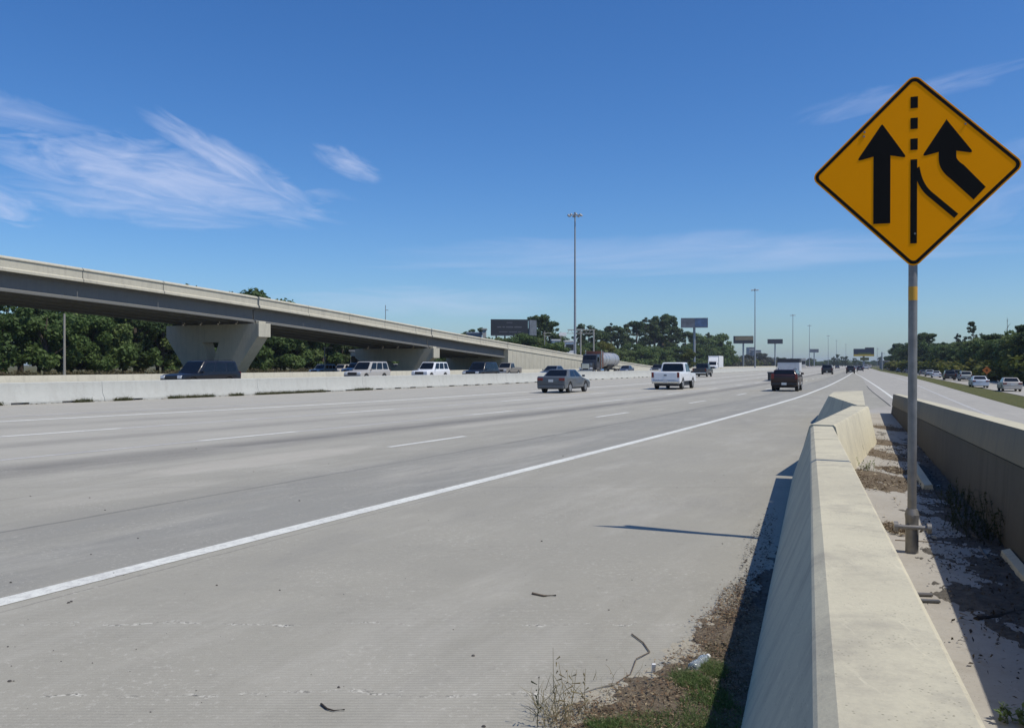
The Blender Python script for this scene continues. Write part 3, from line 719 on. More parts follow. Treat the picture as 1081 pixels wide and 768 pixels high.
    if kind == 'pickup':
        m = MB(); m.box((0, (-hl + c0) / 2 + .03, 1.262), (W - .3, (c0 + hl) - .16, .012)); m.build('bed_cover' if bed else 'cargo_bed', M['black'], root)
        m = MB(); m.box((0, -hl - .012, .93), (W * .78, .03, .48)); tg = m.build('tailgate', pm, root, bevel=.012)
        m = MB(); m.box((0, -hl - .032, 1.0), (.2, .02, .07)); m.build('handle', M['black'], tg)
    if kind == 'suv':
        for xx in (-1, 1):
            m = MB(); m.tube([(xx * (wt - .08), r0 + .15, H + .02), (xx * (wt - .08), r0 + .3, H + .06), (xx * (wt - .08), r1 - .35, H + .06), (xx * (wt - .08), r1 - .2, H + .01)], .02, 6); m.build('roof_rail', M['black'], root)
    return root

def at(px, Y): return (px - 540.5) / F * Y
# our carriageway, seen from behind
G1 = 'vehicles driving away on the near carriageway'
vehicle('sedan', (.085, .095, .105), at(596, 54), 54, heading(54, lambda Y: line_x(Y, 16.5)) - R(1.5), 'dark grey sedan driving away in the far left lane', group=G1)
vehicle('pickup', (.72, .73, .74), at(712, 62), 62, heading(62), 'white crew cab pickup truck driving away', group=G1, bed=True)
vehicle('pickup', (.03, .032, .036), at(742, 125), 125, heading(125), 'dark pickup truck ahead of the white pickup by the median barrier', group=G1, H=1.95)
vehicle('suv', (.030, .010, .008), at(831, 57), 57, heading(57), 'dark maroon hatchback driving away beside the edge line', group=G1, L=3.9, W=1.68, H=1.42)
vehicle('suv', (.025, .027, .03), at(873.5, 158), 158, heading(158), 'black boxy car far ahead just left of the edge line', group=G1, H=1.75)
vehicle('suv', (.02, .02, .024), at(898, 174), 174, heading(174), 'black car far ahead where the ramp meets the highway', group=G1, H=1.55, L=4.4, W=1.7)
vehicle('sedan', (.07, .08, .10), at(884, 390), 390, heading(300), 'tiny dark car farthest up the highway between the black cars', group=G1)
vehicle('sedan', (.05, .05, .06), at(908, 232), 232, heading(232), 'small dark car merging from the ramp beyond the gore', group=G1, W=1.7)
vehicle('suv', (.60, .62, .64), at(914, 330), 330, heading(300), 'small silver car bunched far away at the merge', group=G1)
vehicle('sedan', (.30, .33, .38), at(904, 300), 300, heading(300), 'small blue-grey car far away behind the black car', group=G1)
vehicle('pickup', (.66, .66, .66), at(918, 420), 420, heading(300), 'tiny white pickup furthest away under the yellow billboard', group=G1)
# oncoming carriageway, facing the camera
G2 = 'oncoming vehicles beyond the median barrier'; ZO = .12
def onc(kind, col, px, Y, label, **kw):
    return vehicle(kind, col, at(px, Y), Y, heading(Y, bar_x) + math.pi, label, z=kw.pop('z', ZO), group=G2, **kw)
onc('suv', (.007, .007, .011), 213, 57, 'black oncoming SUV in front of the bridge pier', L=5.2, H=1.86)
onc('suv', (.42, .40, .37), 388, 83, 'beige silver oncoming SUV left of the white one', L=5.1, H=1.92)
onc('suv', (.74, .75, .76), 455, 91, 'white oncoming SUV under the lit pier cap', L=4.9, H=1.9)
onc('suv', (.012, .014, .02), 508, 90, 'dark blue oncoming SUV right of the white one', L=5.0, H=1.88)
onc('pickup', (.22, .20, .17), 536, 122, 'brownish pickup half hidden behind the dark blue SUV')
onc('sedan', (.05, .065, .09), 584, 101, 'dark blue oncoming sedan hidden behind the grey sedan', H=1.5)
onc('sedan', (.05, .06, .09), 661, 156, 'dark blue oncoming sedan behind the tanker truck', H=1.5)
onc('suv', (.05, .055, .06), 695, 150, 'dark oncoming car hidden behind the white pickup', H=1.7)
# left frontage road traffic under and behind the overpass
G3 = 'cars on the frontage road behind the overpass'
def fro(kind, col, px, Y, label, **kw):
    return vehicle(kind, col, at(px, Y), Y, heading(Y, bar_x) + math.pi, label, z=.0, group=G3, **kw)
fro('suv', (.22, .27, .33), 341, 134, 'blue-grey car leftmost on the road behind the overpass', H=1.8)
fro('suv', (.45, .42, .37), 362, 146, 'beige car just right of the blue-grey car behind the overpass', H=1.8)
fro('pickup', (.62, .65, .70), 376, 139, 'pale pickup behind the beige silver SUV', H=2.0)
fro('suv', (.28, .38, .52), 388, 154, 'light blue car behind the beige silver SUV roof', H=1.8)
fro('suv', (.60, .56, .50), 418, 170, 'cream car behind the overpass right of the beige silver SUV', H=1.9)
fro('suv', (.66, .66, .66), 477, 190, 'white car behind the overpass right of the white SUV', H=1.9)
fro('pickup', (.40, .37, .33), 489, 199, 'tan pickup behind the overpass above the dark blue SUV', H=1.95)
# right frontage road
G4 = 'cars queued on the right frontage road'
def frr(kind, col, px, Y, label, **kw):
    return vehicle(kind, col, at(px, Y), Y, heading(Y, front_x), label, z=-1.09, group=G4, **kw)
frr('sedan', (.50, .46, .40), 1065.5, 92, 'beige sedan rightmost on the right frontage road', L=4.4)
frr('sedan', (.55, .58, .62), 1033, 106, 'silver sedan second from the right on the frontage road', L=4.6)
frr('suv', (.45, .47, .45), 1018.5, 150, 'pale grey minivan in front of the silver sedan', H=1.7)
frr('suv', (.03, .03, .035), 1002, 160, 'black SUV in the left lane of the frontage queue', H=1.8)
frr('suv', (.06, .065, .075), 1010, 182, 'dark car ahead of the grey minivan by the trees', H=1.75)
frr('sedan', (.62, .64, .68), 988, 190, 'white sedan in the queue right of the sign post')
frr('suv', (.40, .43, .48), 981, 212, 'silver blue car just right of the sign post', H=1.6)
frr('sedan', (.10, .11, .13), 974, 240, 'dark car partly behind the sign post on the frontage road')
frr('sedan', (.08, .09, .11), 957, 292, 'dark car just left of the sign post')
frr('suv', (.5, .5, .5), 949, 340, 'grey car furthest along the right frontage road', H=1.6)

# tanker truck, oncoming
def tanker():
    Y = 134; root = empty('tanker_truck', (at(632, Y), Y, ZO), -(heading(Y, bar_x) + math.pi), 'oncoming tanker truck with a dark cab, rusty brown sleeper and silver tank', 'truck')
    dk = paint((.035, .035, .04)); org = plain('orange_panel', (.15, .05, .022), .4, 0, .3)
    m = MB(); m.box((0, 5.6, 1.35), (1.5, 2.4, 1.1)); m.build('hood', dk, root, bevel=.12, smooth=40)
    m = MB(); m.prism_x([(2.9, .9), (4.9, .9), (4.9, 2.2), (4.5, 3.15), (2.9, 3.3)], -1.15, 1.15); cab = m.build('cab', dk, root, bevel=.08, smooth=40)
    m = MB(); m.add([(-1.0, 4.895, 2.2), (1.0, 4.895, 2.2), (.95, 4.56, 3.05), (-.95, 4.56, 3.05)], [(0, 1, 2, 3)]); m.build('windscreen', M['glass'], cab)
    for s_ in (-1, 1):
        m = MB(); m.box((s_ * 1.153, 4.05, 2.45), (.02, .9, .7)); m.build('side_window', M['glass'], cab, bevel=.0)
        m = MB(); m.tube([(s_ * 1.28, 2.7, .9), (s_ * 1.28, 2.7, 3.9)], .08, 10); m.build('exhaust_stack', M['chrome'], root, smooth=40)
        m = MB(); m.box((s_ * .85, 6.75, 1.1), (.4, .15, .25)); m.build('headlight', M['lamp_lens'], root, bevel=.03)
        m = MB(); m.tube([(s_ * .95, 1.4, .75), (s_ * .95, 3.1, .75)], .33, 14); m.build('fuel_tank', M['chrome'], root, smooth=40)
        for yy in (6.0, 1.3, -.1, -6.6, -7.9):
            wheel(s_ * (1.0 if yy > 5 else .92), yy, .5, .28 if yy > 5 else .55, root)
    m = MB(); m.box((0, 2.0, 2.45), (2.3, 1.75, 2.5)); m.build('sleeper', org, root, bevel=.1, smooth=40)
    m = MB(); m.box((0, 6.84, 1.35), (1.2, .06, .9)); m.build('grille', M['chrome'], root, bevel=.02)
    m = MB(); m.box((0, 6.9, .65), (2.3, .2, .35)); m.build('bumper', M['chrome'], root, bevel=.04)
    m = MB(); m.box((0, -.6, .95), (.9, 15, .25)); m.build('chassis', M['black'], root)
    tm = NT('tank_steel'); tm.color((.42, .42, .41)); tm.p(Metallic=.5, Roughness=.5)
    m = MB(); pts, rad = [], []
    for y_, r_ in ((.7, .55), (.6, .95), (.45, 1.12), (-3.9, 1.17), (-4.0, 1.20), (-4.1, 1.17), (-8.2, 1.12), (-8.4, .95), (-8.5, .5)): pts.append((0, y_, 2.42)); rad.append(r_)
    m.tube(pts, rad, 24); tk = m.build('tank', tm.m, root, smooth=35)
    for y_ in (-.6, -2.2, -4, -5.8, -7.4):
        m = MB(); m.tube([(0, y_ - .05, 2.42), (0, y_ + .05, 2.42)], [1.185, 1.185], 24); m.build('tank_band', M['chrome'], tk, smooth=35)
    m = MB(); m.box((0, -4, 3.62), (.5, 7.0, .08)); m.tube([(0, -2, 3.5), (0, -2, 3.78)], .25, 12); m.tube([(0, -6, 3.5), (0, -6, 3.78)], .25, 12); m.build('walkway', M['black'], tk)
    m = MB(); m.loft([[Vector((x_, y_, z_)) for x_, y_, z_ in ((-1.0, a, 1.5), (1.0, a, 1.5), (.5, b, 1.0), (-.5, b, 1.0))] for a, b in ((-2.2, -2.9), (-6.2, -5.2))]); m.build('hopper', M['black'], root)
tanker()

def box_truck():
    Y = 196; root = empty('box_truck', (at(755, Y), Y, ZO), -(heading(Y, bar_x) + math.pi), 'white box truck facing the camera beyond the median barrier', 'truck')
    wp = M['white_paint']
    m = MB(); m.box((0, -.9, 2.35), (2.45, 6.4, 2.6)); m.build('cargo_box', wp, root, bevel=.04)
    m = MB(); m.prism_x([(2.35, .6), (4.4, .6), (4.45, 1.35), (3.9, 1.5), (3.4, 2.35), (2.35, 2.4)], -1.0, 1.0); cab = m.build('cab', wp, root, bevel=.06, smooth=35)
    m = MB(); m.add([(-.85, 3.89, 1.56), (.85, 3.89, 1.56), (.8, 3.44, 2.3), (-.8, 3.44, 2.3)], [(0, 1, 2, 3)]); m.build('windscreen', M['glass'], cab)
    m = MB(); m.box((0, 4.46, 1.0), (1.2, .05, .4)); m.build('grille', M['black'], root)
    m = MB(); m.prism_x([(2.4, 2.42), (3.3, 2.42), (2.5, 3.4), (2.4, 3.4)], -1.0, 1.0); m.build('wind_deflector', wp, root, bevel=.05)
    for s_ in (-1, 1):
        m = MB(); m.box((s_ * .8, 4.45, 1.0), (.3, .06, .22)); m.build('headlight', M['lamp_lens'], root)
        m = MB(); m.box((s_ * 1.005, 3.0, 1.9), (.02, .7, .5)); m.build('side_window', M['glass'], cab)
        for yy in (3.4, -2.4): wheel(s_ * .95, yy, .42, .28, root)
box_truck()

def flatbed():
    Y = 96; h = heading(Y); X = at(831, Y)
    root = empty('flatbed_trailer_truck', (X, Y, 0), -h, 'dark low flatbed truck carrying a tall grey box ahead of the maroon car', 'truck')
    m = MB(); m.box((-.1, -1.6, .92), (2.7, 10.5, .16)); m.build('flat_deck', M['white_paint'] if False else plain('pale_deck', (.42, .41, .38), .7, 0, .2), root)
    m = MB(); m.box((0, -6.8, .62), (2.6, .12, .42)); m.build('tail_board', M['black'], root)
    m = MB(); m.box((-.95, -6.65, .52), (.85, .5, .85)); m.box((0, -1.5, .66), (.9, 10, .3)); m.build('chassis', M['black'], root)
    for s_ in (-1, 1):
        for yy in (-5.4, -4.2, 1.6, 5.4): wheel(s_ * 1.05, yy, .44, .3, root)
        m = MB(); m.box((s_ * 1.1, -6.87, .66), (.22, .03, .14)); m.build('tail_light', M['red_lens'], root)
    m = MB(); m.box((0, 5.3, 1.5), (2.2, 2.0, 1.9)); m.build('cab', M['white_paint'], root, bevel=.1, smooth=35)
    c, s_ = math.cos(h), math.sin(h)
    X2, Y2 = X + 1.2 * s_ + .15 * c, Y + 1.2 * c - .15 * s_
    r2 = empty('cargo_crate', (X2, Y2, 1.0), -h, 'tall grey box with black top on the flatbed truck', 'crate')
    m = MB(); m.box((0, 0, .5), (2.35, 2.8, 1.0)); m.build('crate_body', plain('grey_panel', (.52, .53, .54), .6, 0, .15), r2, bevel=.02)
    m = MB(); m.prism_x([(-1.42, 1.003), (1.42, 1.003), (1.3, 1.42), (-1.3, 1.42)], -1.2, 1.2); m.build('dark_cover', M['black'], r2, bevel=.04)
flatbed()

# ------------------------------------------------------------------ masts, poles, billboards
def mast(px, toppx, Y, label, z=None, small=False):
    top = EYE + (HZ - toppx) / F * Y
    root = empty('high_mast_light', (at(px, Y), Y, 0), .4 * px, label, 'light mast', 'tall highway light masts')
    m = MB(); b = .36 if not small else .42; m.tube([(0, 0, 0), (0, 0, top * .5), (0, 0, top - .4)], [b, b * .72, .17], 12); m.build('pole', M['mast'], root, smooth=40)
    m = MB(); n = 14
    m.tube([(1.25 * math.cos(2*math.pi*i/n), 1.25 * math.sin(2*math.pi*i/n), top - .55) for i in range(n + 1)], .07, 6, cap=False)
    for i in range(3): a = 2 * math.pi * i / 3; m.tube([(0, 0, top - .5), (1.25 * math.cos(a), 1.25 * math.sin(a), top - .55)], .06, 6)
    m.tube([(0, 0, top - .8), (0, 0, top + .2)], [.35, .25], 10)
    m.build('lamp_ring', M['mast'], root)
    for i in range(8):
        a = 2 * math.pi * i / 8; m = MB(); m.tube([(1.65 * math.cos(a), 1.65 * math.sin(a), top - .75), (1.65 * math.cos(a), 1.65 * math.sin(a), top - .45), (1.65 * math.cos(a), 1.65 * math.sin(a), top - .25)], [.34, .30, .1], 8)
        m.build('lamp', M['mast'], root, smooth=40)
mast(607, 225, 215, 'tallest light mast with lamp ring behind the overpass landing')
mast(797, 305, 425, 'second light mast, standing right of the blank yellow billboard')
mast(837, 332, 640, 'third light mast above the flatbed truck')
mast(854.5, 343, 820, 'fourth light mast right behind the small dark billboard')
mast(874.3, 354, 1120, 'fifth faint light mast above the black boxy car')
mast(883, 359, 1330, 'sixth faint light mast far down the highway')
mast(893, 363, 1560, 'faintest light mast, furthest down the highway')
def billboard(px0, px1, t0, t1, Y, label, mats, poles=1, yaw=None, extra=None, cat='billboard'):
    k_ = Y / F; w_ = (px1 - px0) * k_; h_ = (t1 - t0) * k_; zt = EYE + (HZ - t0) * k_; zb = zt - h_
    root = empty('billboard', (at((px0 + px1) / 2, Y), Y, 0), yaw if yaw is not None else -math.atan(at((px0 + px1) / 2, Y) / Y) * .6, label, cat)
    m = MB(); m.box((0, 0, (zt + zb) / 2), (w_, .5, h_)); p = m.build('panel', mats[0], root)
    if len(mats) > 1:
        m = MB(); m.box((w_ * .25, -.27, (zt + zb) / 2), (w_ * .46, .03, h_ * .86)); m.build('poster', mats[1], p)
    m = MB(); m.box((0, -.7, zb - .12), (w_ * .98, .9, .1)); m.build('catwalk', M['mast'], root)
    for i in range(poles):
        xx = 0 if poles == 1 else w_ * (-.35 + .7 * i / (poles - 1))
        m = MB(); m.tube([(xx, .5, -1.2), (xx, .5, zb + h_ * .3)], .55 if poles == 1 else .25, 12); m.build('pole', M['mast'], root, smooth=40)
    return root, p, w_, h_, zb, zt
root, p, w_, h_, zb, zt = billboard(518, 557.5, 337, 354, 255, 'wide black billboard with faint grey lettering above the overpass', [M['bill_dark']], 4, .12)
m = MB()
for row, (zz, xs) in enumerate(((.80, [(-.08, .08)]), (.52, [(-.33, -.22), (-.19, -.12), (-.09, .10), (.13, .33)]), (.22, [(-.28, -.05), (-.02, .2), (.23, .31)]))):
    for a, b in xs: m.box((w_ * (a + b) / 2, -.262, zb + h_ * zz), (w_ * (b - a), .02, h_ * (.075 if row == 1 else .05)))
m.build('lettering', plain('faded_grey_letters', (.10, .10, .115), .6), p)
m = MB(); m.box((0, 0, 0), (4.2, .4, h_ * .96), None); o = m.build('side_panel', M['bill_grey'], root); o.location = (w_ / 2 + 1.6, 1.4, (zb + zt) / 2); o.rotation_euler = (0, 0, .9)
billboard(719, 747, 335.5, 345.5, 380, 'grey and blue billboard on a single pole above the left trees', [M['bill_grey'], M['bill_blue']])
root, p, w_, h_, zb, zt = billboard(774.5, 795, 354.5, 362.3, 560, 'billboard with a tan upper half left of the second light mast', [M['bill_dark']])
m = MB(); m.box((.4, -.27, zb + h_ * .68), (w_ * .9, .03, h_ * .5)); m.build('poster', plain('tan_poster', (.25, .21, .12), .6, 0, .5, 1), p)
billboard(810.5, 826, 357.8, 362.6, 750, 'small dark billboard over the flatbed truck', [M['bill_dark']])
billboard(855, 864, 368.3, 371.8, 950, 'smallest dark billboard right of the fourth light mast', [M['bill_grey']])
root, p, w_, h_, zb, zt = billboard(901.7, 922, 368, 375.7, 480, 'navy billboard with a yellow strip beside the ramp merge', [plain('navy_panel', (.03, .045, .08), .5, 0, .4, 1)])
m = MB(); m.box((0, -.27, zb + h_ * .12), (w_ * .99, .04, h_ * .24)); m.build('yellow_strip', M['bill_yellow'], p)
m = MB(); m.box((.4, -.27, zb + h_ * .36), (w_ * .62, .04, h_ * .14)); m.build('green_strip', plain('green_strip', (.12, .17, .05), .6, 0, .3, 2), p)
m = MB(); m.box((w_ * .28, 0, zt + .35), (w_ * .44, .45, .7)); m.build('top_box', M['bill_dark'], p)
m = MB(); m.box((.4, -.05, zb - 1.6), (w_ * .42, .5, 1.6)); m.build('lower_sign', plain('olive_panel', (.20, .19, .06), .6, 0, .4, 2), root)

def pole(px, t0, Y, r, label, arms=(), mat='mast', name='utility_pole', base=0.0):
    top = EYE + (HZ - t0) / F * Y
    root = empty(name, (at(px, Y), Y, base), .3, label, 'pole')
    m = MB(); m.tube([(0, 0, 0), (0, 0, top)], [r, r * .7], 10); m.build('shaft', M[mat], root, smooth=40)
    for (zz, ln) in arms:
        m = MB(); m.box((ln * .35, 0, top - zz), (ln, .12, .14)); m.build('arm', M[mat], root)
    return root
M['pole_pale'] = plain('pale_pole', (.34, .33, .30), .8, 0, .2)
pole(68, 331, 96, .15, 'tall pale pole under the overpass in front of the trees', (), 'pole_pale')
pole(343, 366, 128, .10, 'short lamp pole beside the blue-grey car behind the overpass', ((.1, 1.4),), 'pole_pale')
pole(407, 322, 210, .12, 'thin antenna pole rising above the overpass parapet', ((1.2, .8),))
pole(926, 366.5, 400, .10, 'thin wire pole right of the navy billboard', ((.8, 1.2),))
pole(931, 371.5, 300, .30, 'thick dark pole at the grass tip right of the navy billboard', ((.5, 1.4),))
pole(575, 349, 245, .14, 'utility pole right of the black billboard', ((.6, 2.4), (1.5, 2.0)), 'pole_pale')
pole(592, 350, 262, .14, 'utility pole with crossarms nearest the tallest mast', ((.5, 2.8), (1.4, 2.4)), 'pole_pale')
# gantry near the big mast
Y = 235; g = empty('sign_gantry', (at(613, Y), Y, 0), .05, 'pale steel sign gantry frame right of the tallest mast', 'gantry')
zt = EYE + (HZ - 348) / F * Y
for xx in (0, 3.6):
    m = MB(); m.tube([(xx, 0, 0), (xx, 0, zt)], .2, 10); m.build('gantry_post', M['pole_pale'], g, smooth=40)
m = MB(); m.box((.2, 0, zt), (7.6, .35, .25)); m.box((.2, 0, zt - 1.0), (7.6, .2, .15))
for i in range(8): m.box((-3.4 + i * .98, 0, zt - .5), (.1, .1, 1.0), Matrix.Rotation(.6 * (-1) ** i, 3, 'Y'))
m.build('gantry_beam', M['pole_pale'], g)
m = MB(); m.box((-5.0, -.3, zt - 1.2), (2.0, .2, .9)); m.build('sign_panel', M['white_paint'], g)
# orange diamond work sign on right verge
Y = 128; X = at(1041.7, Y)
s_ = empty('orange_work_sign', (X, Y, -1.13), -.5, 'small orange diamond work sign beside the right trees', 'road sign')
m = MB(); m.box((0, 0, 0), (.86, .02, .86), Matrix.Rotation(R(45), 3, 'Y')); o = m.build('sign_panel', plain('work_orange', (.8, .2, .02), .5, 0, .1), s_); o.location = (0, -.05, 2.05)
m = MB(); m.box((0, -.075, 2.05), (.34, .012, .09)); m.box((0, -.075, 2.2), (.2, .012, .07)); m.box((0, -.075, 1.9), (.24, .012, .07)); m.build('symbol', M['sign_black'], s_)
m = MB(); m.tube([(0, 0, 0), (0, 0, 2.5)], .03, 8); m.build('post', M['steel'], s_)

# buildings far off
def building(px0, px1, t0, Y, depth, label, mat, roofm=None, rows=0):
    k_ = Y / F; w_ = (px1 - px0) * k_; H = EYE + (HZ - t0) * k_
    root = empty('building', (at((px0 + px1) / 2, Y), Y + depth / 2, -.1), 0, label, 'building')
    m = MB(); m.box((0, 0, H / 2), (w_, depth, H)); wl = m.build('wall', mat, root)
    m = MB(); m.box((0, 0, H + .2), (w_ + .6, depth + .6, .4)); m.build('roof', roofm or mat, root)
    if rows:
        for r_ in range(rows):
            m = MB(); m.box((0, -depth / 2 - .02, H * (r_ + .6) / rows), (w_ * .88, .08, H / rows * .4)); m.build('window_band', M['glass'], wl)
building(791, 797.5, 366.5, 1500, 20, 'distant grey tower, the taller of a pair on the horizon', M['far_build'], rows=8)
building(797, 803.5, 369.5, 1480, 20, 'distant grey tower, the lower of a pair on the horizon', M['far_build'], rows=7)
building(493, 508, 351.5, 262, 10, 'blue-grey building left of the black billboard above the overpass', plain('slate_wall', (.22, .26, .33), .7), rows=3)
building(509.5, 513, 347.5, 259, 4, 'narrow white building left of the black billboard', M['far_build_pale'], rows=0)
building(583, 591, 359, 275, 8, 'small white building behind the utility poles', M['white_paint'], rows=2)
building(597, 606, 360, 272, 6, 'low white building left of the tallest mast', M['white_paint'], rows=2)
building(826, 833, 379.5, 620, 12, 'low pale building beyond the box truck', M['far_build_pale'], rows=1)
building(805, 818, 380, 780, 14, 'low tan building on the horizon left of the flatbed truck', plain('tan_wall', (.36, .31, .25), .8), rows=1)
building(846, 850.5, 378.5, 560, 8, 'pale narrow shed right of the flatbed truck', M['far_build_pale'], rows=1)
building(942, 953, 383.0, 480, 12, 'low tan building behind the right frontage queue', plain('tan_wall', (.40, .33, .24), .8), rows=1)
building(933, 938.5, 381, 420, 5, 'small dark hut beside the thick pole', M['far_build'], rows=1)
building(370, 383, 370.5, 180, 8, 'small grey roofed building behind the second pier', M['far_build_pale'], M['far_build'], rows=1)

# ------------------------------------------------------------------ trees
def leafcloud(clumps, per, size, rng, flat_=.8):
    m = MB()
    for (cx, cy, cz, r) in clumps:
        k_ = int(per * (r ** 1.6))
        for _ in range(k_):
            while True:
                v = Vector((rng.uniform(-1, 1), rng.uniform(-1, 1), rng.uniform(-1, 1)))
                if .25 < v.length < 1: break
            v = v * (r * (.72 + .38 * rng.random()) / max(.45, v.length) * (.6 + .4 * v.length)); v.z *= flat_
            c = Vector((cx, cy, cz)) + v
            nrm = (v.normalized() * .7 + Vector((rng.gauss(0, .6), rng.gauss(0, .6), rng.gauss(0, .6) + .35))).normalized()
            a = nrm.cross(Vector((rng.random(), rng.random(), rng.random()))).normalized(); b = nrm.cross(a)
            s1 = size * rng.uniform(.5, 1.25); s2 = s1 * rng.uniform(.5, .9)
            m.add([c - a*s1 - b*s2*.2, c - a*s1*.1 + b*s2, c + a*s1 + b*s2*.15, c + a*s1*.1 - b*s2], [(0, 1, 2, 3)])
    return m
def tree_proto(kind, seed):
    rng = random.Random(seed); root = empty('tree', (0, 0, -50)); cl = []
    tr = MB()
    if kind == 'broad':           # unit: 12 m high
        H = 12
        for i in range(26):
            a = rng.uniform(0, 6.28); q = rng.random(); z = 1.8 + q * 9.2; w_ = (4.3 if z < 6 else 4.3 * math.sqrt(max(.05, 1 - ((z - 6) / 6.2) ** 2))) * rng.uniform(.25, 1)
            cl.append((w_ * math.cos(a), w_ * math.sin(a), z, rng.uniform(.9, 1.8)))
        tr.tube([(0, 0, 0), (.2, .1, 3), (-.1, .1, 6), (.2, 0, 9)], [.38, .28, .18, .06], 8)
        for c in cl[:9]: tr.tube([(0, 0, max(1.5, c[2] * .5)), (c[0] * .5, c[1] * .5, c[2] * .8), c[:3]], [.12, .08, .03], 5)
        per, size, mt = 150, .27, leafA
    elif kind == 'tallbroad':
        H = 18
        for i in range(44):
            a = rng.uniform(0, 6.28); z = 3.5 + rng.random() * 13.5; w_ = 4.6 * math.sin(min(1, (z - 1.5) / 16.5) * 2.75) ** .7 * rng.uniform(.2, 1)
            cl.append((w_ * math.cos(a), w_ * math.sin(a), z, rng.uniform(.55, 1.6)))
        tr.tube([(0, 0, 0), (.2, .1, 5), (-.1, .1, 10), (.2, 0, 15)], [.42, .33, .22, .06], 8)
        for c in cl[:10]: tr.tube([(0, 0, c[2] * .6), (c[0] * .5, c[1] * .5, c[2] * .85), c[:3]], [.13, .09, .03], 5)
        per, size, mt = 135, .30, leafB
    elif kind == 'pine':
        H = 24
        for i in range(36):
            z = 11 + rng.random() * 12; a = rng.uniform(0, 6.28); w_ = 3.6 * (1 - ((z - 15) / 9.6) ** 2 if z > 15 else .5 + (z - 11) / 8) * rng.uniform(.2, 1)
            cl.append((w_ * math.cos(a), w_ * math.sin(a), z, rng.uniform(.45, 1.0)))
        cl.append((0, 0, 23.2, .6))
        tr.tube([(0, 0, 0), (.15, .1, 8), (-.1, .15, 16), (.05, 0, 23)], [.36, .28, .18, .05], 8)
        for c in cl: tr.tube([(0, 0, c[2] - .8), c[:3]], [.08, .03], 5)
        per, size, mt = 110, .28, leafP
    elif kind == 'bare':
        H = 20
        tr.tube([(0, 0, 0), (.3, .1, 8), (.2, .15, 14), (-.9, 0, 20)], [.3, .2, .12, .03], 7)
        for i in range(22):
            z = 9 + i * .5; a = rng.uniform(0, 6.28); q = rng.uniform(1, 2.6) * (1 - (z - 9) / 14)
            tr.tube([(.2 - max(0, z - 14) * .18, .1, z), (q * math.cos(a) * .6, q * math.sin(a) * .6, z + .9), (q * math.cos(a), q * math.sin(a), z + 1.3)], [.06, .04, .015], 5)
        for i in range(10): cl.append((rng.uniform(-1.8, 1.8), rng.uniform(-1.5, 1.5), rng.uniform(8, 14), rng.uniform(.6, 1.2)))
        per, size, mt = 40, .4, leafP
    elif kind == 'shrub':
        H = 4
        for i in range(9): cl.append((rng.uniform(-1.8, 1.8), rng.uniform(-1.8, 1.8), rng.uniform(.6, 2.8), rng.uniform(.7, 1.3)))
        tr.tube([(0, 0, 0), (.1, 0, 1.5)], [.12, .05], 6)
        per, size, mt = 70, .3, leafA
    root.name = {'broad': 'broadleaf_tree', 'tallbroad': 'tall_broadleaf_tree', 'pine': 'pine_tree', 'bare': 'bare_tree', 'shrub': 'shrub'}[kind]
    tr.build('trunk', M['bark'], root, smooth=50)
    lc = leafcloud(cl, per, size, rng); lc.build('crown', mt, root, fixn=False)
    return root, H
protos = {k: [tree_proto(k, s + i * 11) for i in range(nv)] for k, s, nv in (('broad', 3, 3), ('tallbroad', 21, 3), ('pine', 51, 3), ('bare', 77, 1), ('shrub', 91, 2))}
used = set(); trng = random.Random(5)
def tree(kind, x, y, H, label, group, z=0, cat='tree', leaf=None, wide=1.0):
    pr, H0 = trng.choice(protos[kind])
    if pr.name in used: o = copy_tree(pr)
    else: o = pr; used.add(pr.name)
    s_ = H / H0; o.location = (x, y, z - .05); o.scale = (s_ * wide, s_ * wide, s_); o.rotation_euler = (0, 0, trng.uniform(0, 6.28))
    tag(o, label, cat, group)
    if leaf:
        for ch in o.children:
            if ch.name.startswith('crown'):
                ch.data = ch.data if ch.data.users > 1 and False else ch.data.copy(); ch.data.materials[0] = leaf
    return o
def ptree(kind, px, t0, Y, label, group=None, z=0, **kw):
    H = EYE + (HZ - t0) / F * Y - z
    return tree(kind, at(px, Y), Y, H, label, group, z, **kw)
GL = 'trees of the wood behind the overpass'
LL = 'dense green tree in the wood seen below and behind the overpass'
# left wood: two staggered rows parallel to the road
i = 0
Y = 88.0
while Y < 240:
    off = 79
    for row in range(3):
        x = bar_x(Y) - off - row * 6.5 + trng.uniform(-1.5, 1.5); yy = Y + trng.uniform(-1.5, 1.5)
        px = 540.5 + x / yy * F
        # height profile read from the photograph (tree tops stay about level with the parapet)
        tgt = 1.72 + (HZ - (300 if px < 60 else 305 + (px - 180) * .17 if px > 180 else 303)) / F * yy
        H = min(max(9.0, tgt * trng.uniform(.72, .97)), 16)
        if row == 2: H *= 1.08
        if -160 < px < 520: tree(trng.choice(['broad', 'broad', 'tallbroad']), x, yy, H, LL, GL, wide=1.1)
    Y += 5.2
for (px, t0, Y_) in ((185, 290, 150), (205, 296, 154), (254, 305, 160), (266, 305, 165), (284, 305, 168), (291, 307, 170)):
    ptree('broad', px, t0, Y_, 'treetop peeking above the overpass parapet', 'treetops above the overpass parapet')
